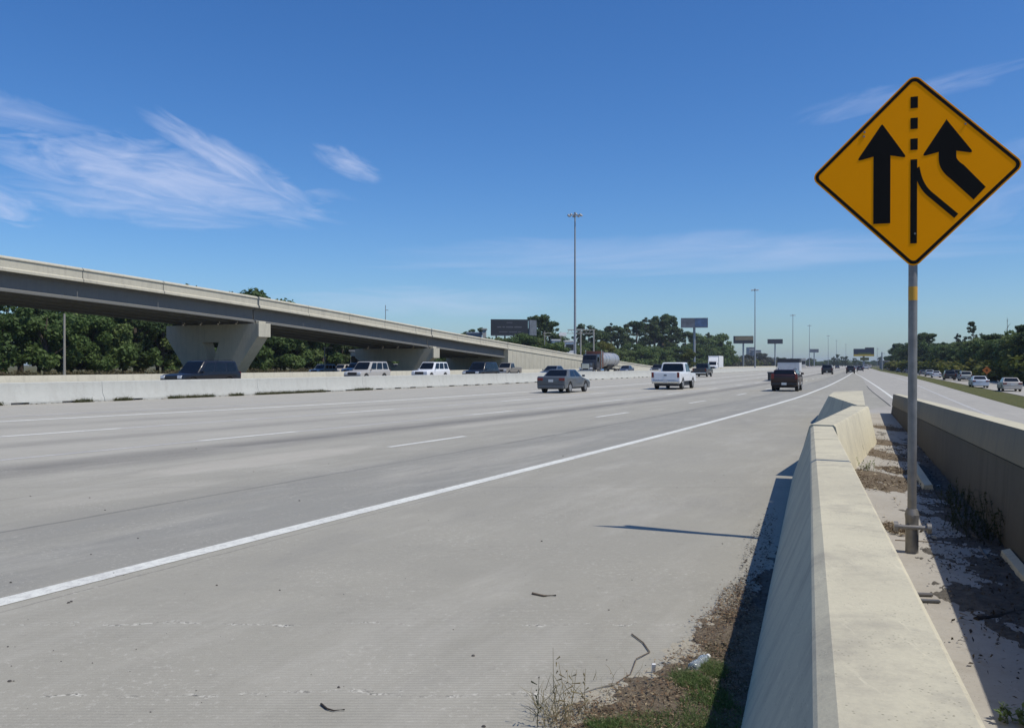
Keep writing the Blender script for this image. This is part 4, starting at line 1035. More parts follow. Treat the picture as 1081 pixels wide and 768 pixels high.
# wooded bank beyond the landing of the ramp
GB = 'trees of the wooded bank beyond the ramp landing'
prof = [(486, 351), (498, 345), (518, 356), (540, 354), (560, 345), (571, 331), (580, 338), (592, 352), (612, 342), (622, 341), (634, 346), (645, 340), (652, 342), (661, 341), (672, 338), (682, 334), (691, 336), (699, 330), (706, 338), (714, 346), (724, 349), (733, 353), (741, 352), (748, 350), (755, 352), (762, 356), (767, 362)]
for j, (px, t0) in enumerate(prof):
    Y_ = 285 + max(0, px - 560) * 1.0
    kd = 'pine' if j in (5, 8, 11, 13, 15, 19, 21, 23) else ('tallbroad' if t0 < 350 else 'broad')
    lab = {5: 'round-topped tree right of the black billboard, tallest on that side', 17: 'tallest bushy tree on the bank left of the grey and blue billboard'}.get(j, 'dark green tree on the wooded bank beyond the ramp landing')
    ptree(kd if j not in (5, 17) else 'tallbroad', px, t0, Y_, lab, GB if j not in (5, 17) else None, wide=1.25)
for j in range(46):
    px = 470 + j * 6.5 + trng.uniform(-2, 2); 
    Y_ = 262 + max(0, px - 560) * .95 + trng.uniform(-6, 6)
    t0 = trng.uniform(359, 366) if px > 600 else trng.uniform(358, 364)
    if px > 745: t0 = trng.uniform(362, 372)
    ptree('broad', px, t0, Y_, 'leafy green tree low on the wooded bank beyond the ramp landing', 'low trees of the wooded bank', wide=1.35)
ptree('shrub', 626, 364, 245, 'yellow-green bush left of the tanker truck tank', None, leaf=leafY, cat='bush')
ptree('broad', 640, 360, 258, 'yellow-green young tree behind the tanker truck', None, leaf=leafY)
ptree('broad', 725, 366, 300, 'yellowish tree at the foot of the grey and blue billboard', None, leaf=leafY)
ptree('shrub', 516, 350, 250, 'bright yellow-green bush beside the black billboard', None, leaf=leafY, cat='bush')
for px in (514, 524, 535, 547, 558, 568, 579): ptree('broad', px, trng.uniform(351.5, 355), 247, 'low green tree hiding the legs of the black billboard', 'trees below the black billboard', wide=1.5)
# middle distance clutter
GM = 'grey-green trees along the far left roadside'
for j in range(44):
    px = 768 + j * 2.05 + trng.uniform(-1, 1); Y_ = 520 + j * 13
    ptree(trng.choice(['broad', 'shrub', 'broad']), px, trng.uniform(372, 379) if px < 830 else trng.uniform(376, 381), Y_, 'small grey-green tree on the far left roadside below the billboards', GM, leaf=leafG if j % 3 else None, wide=1.5)
GF = 'distant trees along the horizon'
for j in range(60):
    px = 838 + j * 1.9; Y_ = 1000 + trng.uniform(0, 400)
    ptree('broad', px, trng.uniform(379, 382.5), Y_, 'distant bluish tree in the line along the horizon', GF, wide=2.2)
for px, t0 in ((880, 376), (884, 373.5), (889, 376), (893, 375.5), (902, 377.5), (929, 376)):
    ptree('tallbroad', px, t0, 900, 'taller distant tree standing above the horizon line', 'taller trees on the horizon', wide=1.0)
# right wood
GR = 'trees of the wood along the right frontage road'
rp = [(1130, 338, 118), (1112, 340, 128), (1097, 342, 138), (1084, 345, 146), (1072, 349, 155), (1060, 352, 165), (1049, 356, 176), (1039, 358, 190), (1029, 360, 204), (1019, 359, 220), (1010, 361, 238), (1001, 358, 255), (993, 360, 275), (985, 356, 295), (978, 350, 310), (971, 354, 330), (964, 360, 350), (957, 363, 380), (950, 362, 410), (946, 368, 470), (941, 374, 520)]
for j, (px, t0, Y_) in enumerate(rp):
    kd = 'tallbroad' if j % 3 == 0 or px in (978, 971) else 'broad'
    t0 -= 5 if px > 1035 else 0
    ptree(kd, px, t0, Y_, 'dark green tree in the wood along the right frontage road', GR, z=-1.15, wide=1.2)
    ptree('broad', px + 3, t0 + 12, Y_ * .97, 'lower leafy tree at the front of the right wood', 'front row of the right wood', z=-1.15, wide=1.5, leaf=leafB)
    ptree('broad', px - 3, t0 + 4, Y_ * 1.06, 'dark green tree in the wood along the right frontage road', GR, z=-1.15, wide=1.4)
    ptree('shrub', px + 4, t0 + (HZ - t0) * .68, Y_ * .955, 'bush at the shaded foot of the right wood', 'bushes below the right wood', z=-1.15, wide=1.9, cat='bush')
    ptree('shrub', px - 1, t0 + (HZ - t0) * .72, Y_ * .96, 'bush at the shaded foot of the right wood', 'bushes below the right wood', z=-1.15, wide=1.9, cat='bush')
ptree('pine', 1027, 338, 205, 'lone tall pine rising above the right wood', None, z=-1.15)
ptree('pine', 1011, 351, 260, 'lower pine left of the lone tall pine', None, z=-1.15)
ptree('bare', 1064, 337, 170, 'thin half-bare tree rising above the right wood near the frame edge', None, z=-1.15)
ptree('tallbroad', 948, 361.5, 420, 'dark tree at the left end of the right wood', None, z=-1.15)
# undergrowth masses close the feet of the woods
def under(pts, name, label, mat, h, sz, n_per=9, rad=(.8, 1.6), sp=1.7):
    rng = random.Random(len(pts)); cl = []
    for i in range(len(pts) - 1):
        A, B = Vector(pts[i]), Vector(pts[i + 1]); L_ = (B - A).length; k_ = int(L_ / sp)
        for j in range(k_):
            q = A.lerp(B, (j + rng.random()) / k_); cl.append((q.x + rng.uniform(-2, 2), q.y + rng.uniform(-2, 2), q.z + rng.uniform(min(.3, h * .3), h), rng.uniform(*rad)))
    m = leafcloud(cl, n_per, sz, rng); o = m.build(name, mat, fixn=False)
    tag(o, label, 'undergrowth', kind='stuff')
under([(bar_x(y) - 76, y, .3) for y in range(84, 262, 12)], 'undergrowth', 'tangle of green shrubs at the foot of the left wood', leafA, 3.6, .3, 110)
under([(bar_x(y) - 68 , y, -.1) for y in range(84, 240, 12)], 'tall_dry_grass', 'dry brown grass and brush strip before the left wood', leaf_mat('dry_brush', (.14, .115, .06), (.11, .11, .045), (.19, .15, .08)), .8, .16, 110, (.4, .8), .25)
under([(at(px, y), y, .2) for px, y in ((470, 250), (520, 252), (560, 255), (600, 285), (640, 320), (680, 350), (720, 385), (765, 430))], 'undergrowth', 'green brush along the foot of the bank beyond the ramp', leafA, 4, .55, 26)

# ------------------------------------------------------------------ roadside litter, weeds, dirt
lr = random.Random(12)
def blob(cx, cy, rx, ry, z, mat, name, label, n=40, th=.012, rot=0, seed=0, inner=3):
    m = MB(); ring = []
    for j in range(inner + 1):
        f_ = 1 - j / (inner + .5)
        for i in range(n):
            a = 2 * math.pi * i / n
            k_ = 1 + .45 * mnoise.noise((math.cos(a) * 1.4 + seed, math.sin(a) * 1.4, seed * 3.1)) + 0.35 * mnoise.noise((math.cos(a) * 5 + seed, math.sin(a) * 5, seed)) + 0.3 * mnoise.noise((math.cos(a) * 14, math.sin(a) * 14, seed))
            x_, y_ = rx * k_ * math.cos(a) * f_, ry * k_ * math.sin(a) * f_
            m.v.append((cx + x_ * math.cos(rot) - y_ * math.sin(rot), cy + x_ * math.sin(rot) + y_ * math.cos(rot), z + th * min(1, (j / inner) * 1.6) * (1 + .6 * mnoise.noise((x_ * 9, y_ * 9, 1)))))
    for j in range(inner):
        for i in range(n): m.f.append([j*n+i, j*n+(i+1) % n, (j+1)*n+(i+1) % n, (j+1)*n+i]); m.m.append(0)
    m.f.append([inner*n + i for i in range(n)]); m.m.append(0)
    return tag(m.build(name, mat, smooth=60), label, 'dirt', kind='stuff')
t = NT('dirt'); P_ = t.pos(); a_ = t.noise(P_, 9, 8, .75); b_ = t.noise(P_, 60, 5, .8)
t.color(t.mix(t.ramp(b_, [(.35, .8), (.6, 0.0)]), t.mix(t.ramp(a_, [(.35, 0.0), (.65, 1.0)]), (.13, .095, .06), (.25, .20, .135)), (.05, .035, .02))); t.p(Roughness=1); t.bump(t.mix(.5, a_, b_), 1.0, .02); M['dirt'] = t.m
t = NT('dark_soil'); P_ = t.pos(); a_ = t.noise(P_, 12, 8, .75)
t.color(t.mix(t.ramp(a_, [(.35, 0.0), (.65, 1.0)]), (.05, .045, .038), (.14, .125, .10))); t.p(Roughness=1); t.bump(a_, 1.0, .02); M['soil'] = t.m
def gp(px, py, z=0.0):
    Y = (EYE - z) * F / (py - HZ); return at(px, Y), Y
def scatter(name, label, pts, n, mat, size, z, rng, curl=.3, kind_='litter'):
    m = MB()
    for _ in range(n):
        cx, cy, rx, ry, rot = rng.choice(pts)
        a = rng.uniform(0, 6.28); q = math.sqrt(rng.random()) * (1 if rng.random() < .8 else 1.35)
        x_, y_ = rx * q * math.cos(a), ry * q * math.sin(a)
        x = cx + x_ * math.cos(rot) - y_ * math.sin(rot); y = cy + x_ * math.sin(rot) + y_ * math.cos(rot)
        s1 = size * rng.uniform(.4, 1.4); s2 = s1 * rng.uniform(.15, .6); r0 = rng.uniform(0, 6.28)
        M3 = Matrix.Rotation(r0, 3, 'Z') @ Matrix.Rotation(rng.gauss(0, curl), 3, 'X') @ Matrix.Rotation(rng.gauss(0, curl), 3, 'Y')
        c = Vector((x, y, z + rng.uniform(.003, .02)))
        m.add([c + M3 @ Vector(p) for p in ((-s1, 0, 0), (-s1*.2, -s2, .15*s1), (s1, 0, 0), (s1*.1, s2, .12*s1))], [(0, 1, 2, 3)])
    return tag(m.build(name, mat, fixn=False), label, kind_, kind='stuff')
def brown(name, c): return plain(name, c, .9, 0, .5, 8)
# left verge patch at the near barrier foot
BL = lambda Y: tl(Y) - .31 - .02
pa = [(.75, 4.2, .36, .42, -.15), (1.05, 4.7, .26, .5, -.35), (.45, 4.1, .26, .2, 0), (1.35, 5.5, .17, .6, -.34), (1.62, 6.2, .12, .5, -.34)]
bd = [gp(px, py) for px, py in ((560, 790), (585, 768), (610, 740), (645, 727), (680, 713), (705, 702), (722, 680), (742, 650), (758, 625), (785, 585))]
xb = table([(-2, -.6), (3, -.1)] + [(y, x) for x, y in bd] + [(9, 2.75), (12.4, 4.0)])
def drift(name, label, mat, off, th, lo, am, y0, y1, sd=0.0, st=.022, fade=None):
    m = MB(); ny = int((y1 - y0) / (st * 1.6)); nx = int(1.9 / st); idx = {}
    for a in range(ny + 1):
        Y = y0 + (y1 - y0) * a / ny; xr = tl(Y) - .285
        for b in range(nx + 1):
            X = xr - 1.9 * b / nx; dd = X - xb(Y) + off
            mk_ = min(1.0, max(-1.0, dd / .22))
            nz = mnoise.noise((X * 3 + sd, Y * 3, sd)) * .9 + mnoise.noise((X * 11, Y * 9 + sd, 3)) * .55 + mnoise.noise((X * 34, Y * 28, sd)) * .35
            f_ = fade(Y) if fade else 1
            z = th * (mk_ + lo - (1 - f_) * 1.3 + am * nz)
            idx[(a, b)] = len(m.v); m.v.append((X, Y, max(-.004, min(z, th * 1.4))))
    for a in range(ny):
        for b in range(nx):
            q = [idx[(a, b)], idx[(a, b + 1)], idx[(a + 1, b + 1)], idx[(a + 1, b)]]
            if max(m.v[i][2] for i in q) > 0: m.f.append(q); m.m.append(0)
    return tag(m.build(name, mat, fixn=False, smooth=60), label, 'dirt', kind='stuff')
t = NT('sand'); P_ = t.pos(); b_ = t.noise(P_, 70, 5, .8); t.color(t.mix(t.ramp(b_, [(.35, .7), (.6, 0.0)]), (.40, .365, .285), (.24, .21, .15))); t.p(Roughness=1); t.bump(b_, .6, .006); M['sand'] = t.m
drift('sand_fringe', 'thin pale sand fringe around the dirt drift', M['sand'], .12, .004, -.3, .6, 3.2, 6.6, 4.0, fade=lambda Y: max(-.2, min(1, (6.2 - Y) / .9)))
drift('dirt_patch', 'brown dirt and straw drift with weeds at the foot of the nearest barrier', M['dirt'], -.03, .022, -.12, .95, 3.2, 7.4, 1.5, fade=lambda Y: max(-.2, min(1, (6.6 - Y) / .9)))
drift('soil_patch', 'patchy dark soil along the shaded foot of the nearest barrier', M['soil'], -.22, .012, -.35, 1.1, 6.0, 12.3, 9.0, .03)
scatter('leaf_litter', 'dry brown leaves and straw strewn at the barrier foot', pa, 4200, brown('dry_leaf', (.19, .12, .065)), .010, .018, lr)
scatter('straw_litter', 'pale straw bits mixed into the dirt at the barrier foot', pa, 2400, brown('straw', (.34, .27, .17)), .011, .014, lr)
scatter('leaf_litter', 'dark leaf bits lying in the barrier shadow', [(2.32, 8.0, .12, 1.9, -.34), (1.66, 6.1, .12, 1.0, -.34)], 1300, brown('dark_leaf', (.07, .055, .04)), .014, .006, lr)
def blades(name, label, pts, n, mat, h, wd, rng, z=.0, lean=.35, kind_='weeds'):
    m = MB()
    for _ in range(n):
        cx, cy, rx, ry, rot = rng.choice(pts)
        a = rng.uniform(0, 6.28); q = math.sqrt(rng.random()); x_, y_ = rx*q*math.cos(a), ry*q*math.sin(a)
        b = Vector((cx + x_*math.cos(rot) - y_*math.sin(rot), cy + x_*math.sin(rot) + y_*math.cos(rot), z))
        hh = h * rng.uniform(.35, 1.2); d_ = Vector((rng.gauss(0, lean), rng.gauss(0, lean), 1)).normalized(); sd = d_.cross(Vector((rng.random() - .5, rng.random() - .5, 0))).normalized() * wd
        bend = Vector((rng.gauss(0, lean), rng.gauss(0, lean), -.1)) * hh * .6
        m.add([b - sd, b + sd, b + d_*hh*.55 + sd*.7, b + d_*hh*.55 - sd*.7, b + d_*hh + bend], [(0, 1, 2, 3), (3, 2, 4)])
    return tag(m.build(name, mat, fixn=False), label, kind_, kind='stuff')
weed = leaf_mat('weed_green', (.13, .20, .06), (.20, .27, .10), (.26, .28, .13)); weedd = leaf_mat('weed_dark', (.035, .055, .018), (.055, .075, .025), (.09, .09, .04))
dryb = leaf_mat('dry_blade', (.30, .25, .14), (.24, .21, .10), (.36, .31, .19))
blades('weeds', 'green weeds sprouting from the dirt at the bottom of the nearest barrier', [(.98, 4.15, .16, .25, 0), (1.02, 4.4, .10, .22, 0), (.72, 4.05, .25, .12, 0), (.95, 4.6, .1, .12, 0), (.45, 4.0, .1, .06, 0), (1.12, 4.75, .07, .12, 0)], 5200, weed, .06, .0018, lr, .014, .6)
blades('dry_grass', 'pale dry grass stems on the dirt beside the nearest barrier', [(.22, 4.15, .14, .2, 0), (.6, 4.3, .5, .4, 0)], 260, dryb, .13, .0018, lr, .008, .5)
blades('weeds', 'darker weeds in the barrier shadow', [(1.2, 4.9, .12, .5, -.33), (1.15, 4.4, .14, .4, 0)], 900, weedd, .045, .0018, lr, .01, .6)
for (x, y, hh) in ((.215, 4.15, .34), (.26, 4.12, .28), (.12, 4.05, .24), (.30, 4.3, .18), (.36, 4.2, .22)):
    m = MB(); m.tube([(x, y, .005), (x + lr.gauss(0, .012), y, hh * .5), (x + lr.gauss(0, .03), y + .02, hh)], [.0022, .0016, .0008], 5)
    for q in range(7):
        zz = hh * (.25 + .1 * q); m.tube([(x, y, zz), (x + lr.gauss(0, .022), y + lr.gauss(0, .02), zz + .014)], [.0014, .004], 4)
    tag(m.build('weed_stalk', dryb if x > .2 else weedd, smooth=50), 'thin dry weed stalk standing at the left tip of the dirt drift', 'weed', 'dry weed stalks by the dirt drift')
def curve_stick(pts, r, name, label, mat, cat='twig', group=None):
    m = MB(); m.tube(pts, [r * (1 - .5 * i / (len(pts) - 1)) for i in range(len(pts))], 6); return tag(m.build(name, mat, smooth=50), label, cat, group)
tw = brown('twig_brown', (.17, .13, .09)); tg_ = brown('twig_grey', (.26, .24, .20))
def pp(px, py, z=.008): x, y = gp(px, py); return (x, y, z)
curve_stick([pp(667, 670), pp(679, 679), pp(686, 689), pp(672, 697, .014), pp(666, 712), pp(650, 722)], .0045, 'twig', 'long bent twig lying just above the dirt drift', tw)
curve_stick([pp(650, 723), pp(630, 727), pp(612, 733)], .004, 'twig', 'thin straight twig at the left of the dirt drift', tg_)
curve_stick([pp(339, 744), pp(345, 749), pp(352, 751), pp(364, 750)], .006, 'twig', 'short dark curled twig on the pavement near the bottom edge', brown('twig_dark', (.045, .035, .03)))
curve_stick([pp(562, 627), pp(574, 629.5), pp(587, 629)], .010, 'twig', 'flat brown strip lying on the pavement left of the barrier', tw)
curve_stick([pp(945, 571), pp(985, 573), pp(1022, 578), pp(1048, 581)], .010, 'stick', 'long thin stick lying behind the post base into the wall shadow', tw, 'stick')
curve_stick([pp(1034, 578), pp(1042, 590), pp(1050, 597)], .014, 'stick', 'pale short stick in the wall shadow right of the long one', tg_, 'stick')
curve_stick([pp(1030, 655), pp(1050, 652), pp(1081, 645)], .022, 'stick', 'dark branch at the right edge in the wall shadow', brown('branch_dark', (.05, .04, .03)), 'stick')
curve_stick([pp(1013, 648), pp(1022, 651)], .006, 'stick', 'tiny twig at the edge of the wall shadow', tw, 'stick')
# flat bits in the gore next to the barrier
for (px, py, l_, w_, lab, cc) in ((982, 637, .13, .04, 'grey flat metal strip on the gore floor beside the barrier', (.10, .10, .10)), (975, 630, .12, .05, 'darker flat strip lying above the grey metal strip', (.13, .12, .11))):
    x, y = gp(px, py); m = MB(); m.box((x, y, .022), (l_, w_, .016), Matrix.Rotation(-.15, 3, 'Z')); tag(m.build('metal_strip', plain('strip_metal', cc, .6), bevel=.003), lab, 'debris')
# clear plastic bottle
t = NT('clear_plastic'); t.color((.72, .82, .90)); t.p(Roughness=.12, Transmission_Weight=.75, IOR=1.3); M['bottle'] = t.m
x, y = gp(738, 706); bo = empty('plastic_bottle', (x, y, .035), 0, 'crumpled clear plastic bottle on the dirt at the shadow edge', 'bottle'); bo.rotation_euler = (0, R(86), .9)
m = MB(); m.tube([(0, 0, -.085), (0, 0, -.08), (0, 0, -.03), (.002, 0, 0), (0, 0, .04), (0, 0, .065), (0, 0, .09), (0, 0, .105)], [.024, .031, .030, .026, .031, .028, .013, .012], 16); m.build('bottle_body', M['bottle'], bo, smooth=60)
m = MB(); m.tube([(0, 0, .103), (0, 0, .12)], .0145, 12); m.build('cap', M['white_paint'], bo, smooth=40)
x, y = gp(690, 710); m = MB(); m.box((x, y, .03), (.02, .012, .05), Matrix.Rotation(.3, 3, 'X')); tag(m.build('paper_scrap', M['white_paint']), 'small white paper scrap on the edge of the dirt drift', 'litter')
# pebbles on the shoulder
m = MB()
for _ in range(120):
    px = lr.uniform(0, 830); py = lr.uniform(470, 768)
    x, y = gp(px, py); 
    if x > tl(y) - .4: continue
    s_ = min(.011, .002 + lr.expovariate(400)) * (1 + y * .03); pts = [Vector((lr.gauss(0, 1), lr.gauss(0, 1), lr.gauss(0, .6))).normalized() * s_ * lr.uniform(.7, 1.2) for _ in range(7)]
    b = len(m.v); rr = [(s_ * math.cos(k * 1.047) * lr.uniform(.7, 1.2), s_ * .8 * math.sin(k * 1.047) * lr.uniform(.7, 1.2)) for k in range(6)]
    m.add([(x + a, y + b_, .001) for a, b_ in rr] + [(x + a * .55, y + b_ * .55, s_ * .7) for a, b_ in rr], [tuple(range(6, 12))] + [(k, (k+1) % 6, 6 + (k+1) % 6, 6 + k) for k in range(6)])
tag(m.build('gravel_bits', brown('gravel', (.10, .09, .08))), 'dark grit and pebbles scattered over the shoulder', 'gravel', kind='stuff')
# gore debris
gpt = []
for (px, py, rpx, rpy, sd) in ((931, 505, 22, 14, 1), (915, 510, 16, 12, 2), (930, 480, 17, 9, 3), (925, 466, 18, 6, 4), (945, 560, 10, 8, 5), (940, 452, 14, 5, 6), (945, 497, 12, 5, 11)):
    x, y = gp(px, py); rx = rpx / F * y; ry = rpy * y * y / (EYE * F); gpt.append((x, y, rx, ry * .8, -.2))
def field(name, label, mat, wt, th, am, lo, y0, y1, sd, st=.03):
    m = MB(); idx = {}; ny = int((y1 - y0) / (st * 2)); nx = 74
    for a in range(ny + 1):
        Y = y0 + (y1 - y0) * a / ny; xl = gl(Y) + .1; xr = wb(Y) + .02
        for b in range(nx + 1):
            X = xl + (xr - xl) * b / nx
            nz = mnoise.noise((X * 2.6 + sd, Y * 1.5, sd)) * .8 + mnoise.noise((X * 9, Y * 5 + sd, 3)) * .6 + mnoise.noise((X * 28, Y * 16, sd)) * .35
            z = th * (wt(X, Y) + am * nz + lo)
            idx[(a, b)] = len(m.v); m.v.append((X, Y, .008 + max(-.006, min(z, th * 1.3))))
    for a in range(ny):
        for b in range(nx):
            q = [idx[(a, b)], idx[(a, b + 1)], idx[(a + 1, b + 1)], idx[(a + 1, b)]]
            if max(m.v[i_][2] for i_ in q) > .008: m.f.append(q); m.m.append(0)
    return tag(m.build(name, mat, fixn=False, smooth=60), label, 'dirt', kind='stuff')
def w_brown(X, Y): return max(0, max(1.25 - math.hypot((X - cx) / (rx * 1.15), (Y - cy) / (ry * 1.3)) for cx, cy, rx, ry, _ in gpt)) * 1.5 - .25
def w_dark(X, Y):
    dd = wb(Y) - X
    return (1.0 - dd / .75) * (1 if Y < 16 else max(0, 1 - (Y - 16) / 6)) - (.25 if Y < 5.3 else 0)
field('dirt_patch', 'brown leaf and dirt drift on the sunlit gore floor', M['dirt'], w_brown, .022, .85, -.3, 6.5, 24, 2.2)
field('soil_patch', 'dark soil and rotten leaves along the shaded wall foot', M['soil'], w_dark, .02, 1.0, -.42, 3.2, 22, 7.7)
scatter('leaf_litter', 'brown leaf litter drifted on the gore floor between the barriers', gpt, 4200, brown('dry_leaf', (.20, .145, .09)), .015, .02, lr, .4)
scatter('straw_litter', 'pale straw and chips on the gore floor', gpt + [(5.2, 11, .8, 3, -.36)], 500, brown('straw', (.42, .36, .25)), .03, .016, lr, .3)
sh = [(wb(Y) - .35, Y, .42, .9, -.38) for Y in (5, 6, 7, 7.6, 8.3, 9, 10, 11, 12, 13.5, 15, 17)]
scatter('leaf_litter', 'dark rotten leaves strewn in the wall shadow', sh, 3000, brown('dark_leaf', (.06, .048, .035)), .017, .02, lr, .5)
def weedclump(px, py, w_, h, n, label, mat, z=.01):
    n = int(n * .8)
    x, y = gp(px, py); rng = random.Random(int(px)); m = MB()
    for _ in range(n):   # branching leafy weed
        a = rng.uniform(0, 6.28); q = math.sqrt(rng.random()) * w_; b = Vector((x + q*math.cos(a), y + q*math.sin(a), z)); tp = b + Vector((rng.gauss(0, .3), rng.gauss(0, .3), 1)).normalized() * h * rng.uniform(.4, 1.1)
        m.tube([b, (b + tp) / 2 + Vector((rng.gauss(0, .01), 0, 0)), tp], [.003, .0025, .001], 4)
        for k in range(20):
            c = b.lerp(tp, rng.uniform(.2, 1)); dd = Vector((rng.gauss(0, 1), rng.gauss(0, 1), rng.gauss(.2, .5))).normalized(); sd = dd.cross(Vector((0, 0, 1))).normalized()
            s_ = rng.uniform(.018, .045); m.add([c, c + dd*s_*.5 + sd*s_*.25, c + dd*s_, c + dd*s_*.5 - sd*s_*.25], [(0, 1, 2, 3)])
    return tag(m.build('weed_clump', mat, fixn=False), label, 'weed')
weedclump(916, 498, .10, .22, 14, 'small green weed growing against the angled barrier', weed)
weedclump(909, 483, .06, .26, 8, 'dry brown weed beside the angled barrier', dryb)
weedclump(1028, 560, .30, .42, 50, 'large dark leafy weed clump at the foot of the shaded wall', weedd)
weedclump(1048, 572, .24, .34, 36, 'dark weed clump right of the largest one by the wall', weedd)
weedclump(1010, 535, .22, .34, 30, 'dark weed clump furthest back along the shaded wall', weedd)
weedclump(1075, 765, .08, .10, 10, 'small green weed at the bottom right corner', weed)
# weeds and grit along the median barrier foot
mp = []
for Y in [24 + i * .9 for i in range(40)]:
    if lr.random() < .62: mp.append((bar_x(Y) + .52, Y, .16, .5, -.5))
blades('weeds', 'patchy dry weeds along the foot of the median barrier', mp, 5200, leaf_mat('median_weed', (.075, .085, .03), (.13, .12, .05), (.20, .17, .09)), .24, .012, lr, 0, .6)
scatter('grit_line', 'dirt and dead leaves along the foot of the median barrier', [(bar_x(Y) + .45, Y, .12, 1.6, -.5) for Y in range(20, 90, 3)], 2500, brown('dead_leaf', (.12, .10, .07)), .05, .003, lr, .3)

# ------------------------------------------------------------------ haze, sky, sun, camera
hz = MB(); hz.box((1200, 2600, 21), (12500, 9000, 46))
t = bpy.data.materials.new('haze_air'); t.use_nodes = True; nt = t.node_tree
for n_ in list(nt.nodes):
    if n_.type == 'BSDF_PRINCIPLED': nt.nodes.remove(n_)
pv = nt.nodes.new('ShaderNodeVolumePrincipled'); pv.inputs['Color'].default_value = (.80, .88, 1.0, 1); pv.inputs['Density'].default_value = .00013; pv.inputs['Anisotropy'].default_value = .2
nt.links.new(pv.outputs[0], nt.nodes['Material Output'].inputs['Volume'])
HAZE = True
if HAZE: tag(hz.build('haze', t), kind='stuff')

sun_dir = Vector((.475, -.262, .840)).normalized()
el = math.asin(sun_dir.z); az = math.atan2(sun_dir.x, sun_dir.y)
sd = bpy.data.lights.new('sun', 'SUN'); sd.energy = 3.9; sd.angle = R(.53); sd.color = (1.0, .94, .83)
so = bpy.data.objects.new('sun', sd); C.objects.link(so); so.rotation_euler = (-sun_dir).to_track_quat('-Z', 'Y').to_euler(); so.location = (0, 0, 60)
W = bpy.data.worlds.new('World'); bpy.context.scene.world = W; W.use_nodes = True
w = W.node_tree; bg = w.nodes['Background']
class WN(NT):
    def __init__(s): s.t = w; s.b = bg
k = WN()
sky = k.n('ShaderNodeTexSky', sky_type='NISHITA', sun_disc=False, sun_elevation=el, sun_rotation=az, altitude=20, air_density=1.0, dust_density=.6, ozone_density=3.0)
tc = k.n('ShaderNodeTexCoord'); sp = k.n('ShaderNodeSeparateXYZ'); k.l(tc.outputs['Generated'], sp.inputs[0])
AZ = k.math('MULTIPLY', k.math('ARCTAN2', sp.outputs[0], sp.outputs[1]), 180 / math.pi)
EL = k.math('MULTIPLY', k.math('ARCSINE', sp.outputs[2]), 180 / math.pi)
def cloud(px, py, ra_, re_, tilt, dens, sharp=(.36, .76), nsc=1.0, seed=0.0, stretch=.22, warp=1.6):
    a0 = math.degrees(math.atan((px - 540.5) / F)); e0 = math.degrees(math.atan((HZ - py) / math.hypot(F, px - 540.5)))
    da = k.math('SUBTRACT', AZ, a0); de = k.math('SUBTRACT', EL, e0); c, s_ = math.cos(R(tilt)), math.sin(R(tilt))
    u = k.math('ADD', k.math('MULTIPLY', da, c), k.math('MULTIPLY', de, s_)); v = k.math('SUBTRACT', k.math('MULTIPLY', de, c), k.math('MULTIPLY', da, s_))
    uu = k.math('DIVIDE', u, ra_); vv = k.math('DIVIDE', v, re_)
    d2 = k.math('SQRT', k.math('ADD', k.math('MULTIPLY', uu, uu), k.math('MULTIPLY', vv, vv)))
    cb = k.n('ShaderNodeCombineXYZ'); k.l(k.math('MULTIPLY', u, stretch * nsc), cb.inputs[0]); k.l(k.math('MULTIPLY', v, nsc), cb.inputs[1]); cb.inputs[2].default_value = seed
    n_ = k.noise(cb.outputs[0], .9, 10, .56, warp * .75)
    m_ = k.math('MULTIPLY', k.math('SUBTRACT', 1.0, k.math('POWER', d2, 1.4), clamp=True), 1.0)
    f_ = k.math('MULTIPLY', k.ramp(k.math('ADD', n_, k.math('MULTIPLY', k.math('SUBTRACT', m_, .5), .45)), [(sharp[0], 0.0), (sharp[1], 1.0)]), dens * .9)
    return k.math('MULTIPLY', f_, k.ramp(m_, [(0.0, 0.0), (.3, 1.0)]))
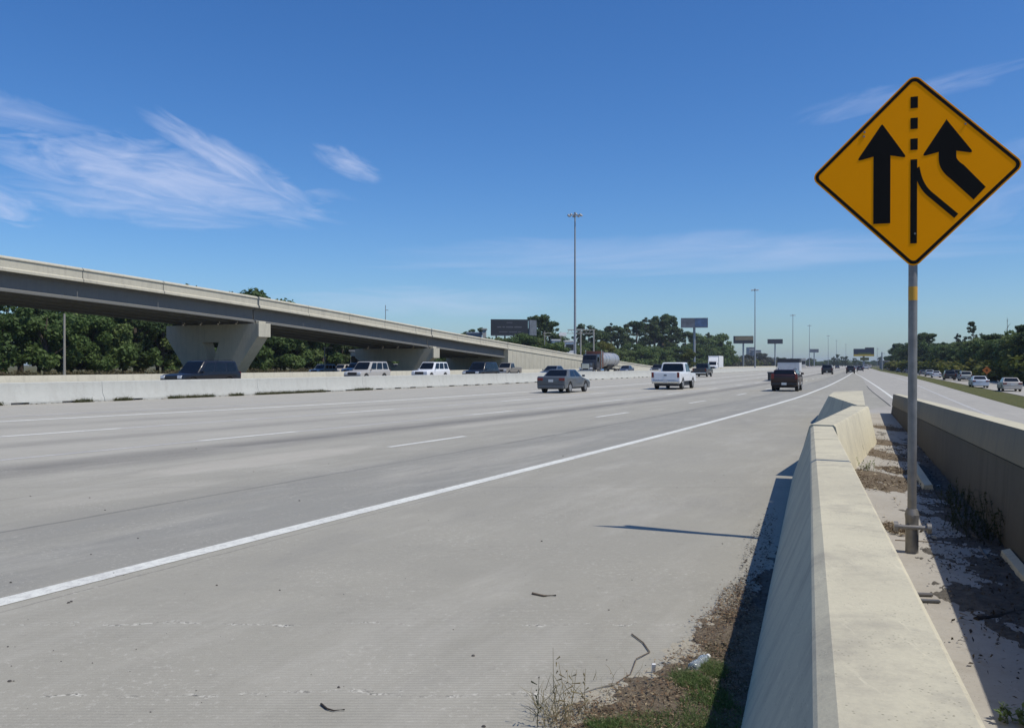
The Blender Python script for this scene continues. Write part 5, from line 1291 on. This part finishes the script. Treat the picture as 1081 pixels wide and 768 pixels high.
CL = [cloud(178, 188, 12.5, 2.5, -7, .62, (.34, .80), 1.0, 2.3, .25), cloud(245, 172, 6.5, 1.3, -27, .6, (.33, .75), 1.4, 7.1, .2, .8), cloud(150, 215, 10, 1.6, -2, .4, (.34, .80), 1.2, 9.0, .2),
      cloud(366, 172, 2.7, .95, -22, .55, (.32, .9), 1.5, 4.0, .3), cloud(15, 118, 6, 1.1, -10, .34, (.32, .88), 1.1, 12.0, .2), cloud(-10, 215, 3.5, 1.4, -15, .5, (.36, .8), 1.2, 15.0, .25),
      cloud(720, 268, 26, 1.7, 0, .36, (.34, .86), .8, 19.0, .10), cloud(440, 318, 13, 1.2, 0, .34, (.36, .86), .9, 22.0, .12), cloud(960, 98, 8, 1.1, 8, .26, (.40, .86), 1.1, 25.0, .2), cloud(1040, 200, 6, 3, 20, .25, (.36, .9), .9, 27.0, .3)]
tot = CL[0]
for c_ in CL[1:]: tot = k.math('MAXIMUM', tot, c_)
hs = k.n('ShaderNodeHueSaturation', ins={'Saturation': 1.24, 'Value': 1.0}); k.l(sky.outputs[0], hs.inputs['Color'])
blu = k.mix(1.0, hs.outputs[0], (.715, .905, 1.155), 'MULTIPLY')
col = k.mix(tot, blu, (6.0, 6.6, 8.6))
k.l(col, bg.inputs['Color']); bg.inputs['Strength'].default_value = .109

cam = bpy.data.cameras.new('camera'); cam.lens = 30.0 * F / 900.8; cam.sensor_width = 36; cam.shift_y = 1 / 1081; cam.clip_end = 20000; cam.clip_start = .05
co = bpy.data.objects.new('camera', cam); C.objects.link(co); co.location = (0, 0, EYE); co.rotation_euler = (R(90), 0, 0)
sc = bpy.context.scene; sc.camera = co
sc.view_settings.view_transform = 'Standard'; sc.view_settings.look = 'None'; sc.view_settings.gamma = 1; sc.view_settings.exposure = 0.0
sc.cycles.max_bounces = 4; sc.cycles.transparent_max_bounces = 8; sc.cycles.volume_bounces = 0
for k_, ps in protos.items():
    for pr, _ in ps:
        if pr.name not in used:
            for ch in list(pr.children): bpy.data.objects.remove(ch)
            bpy.data.objects.remove(pr)
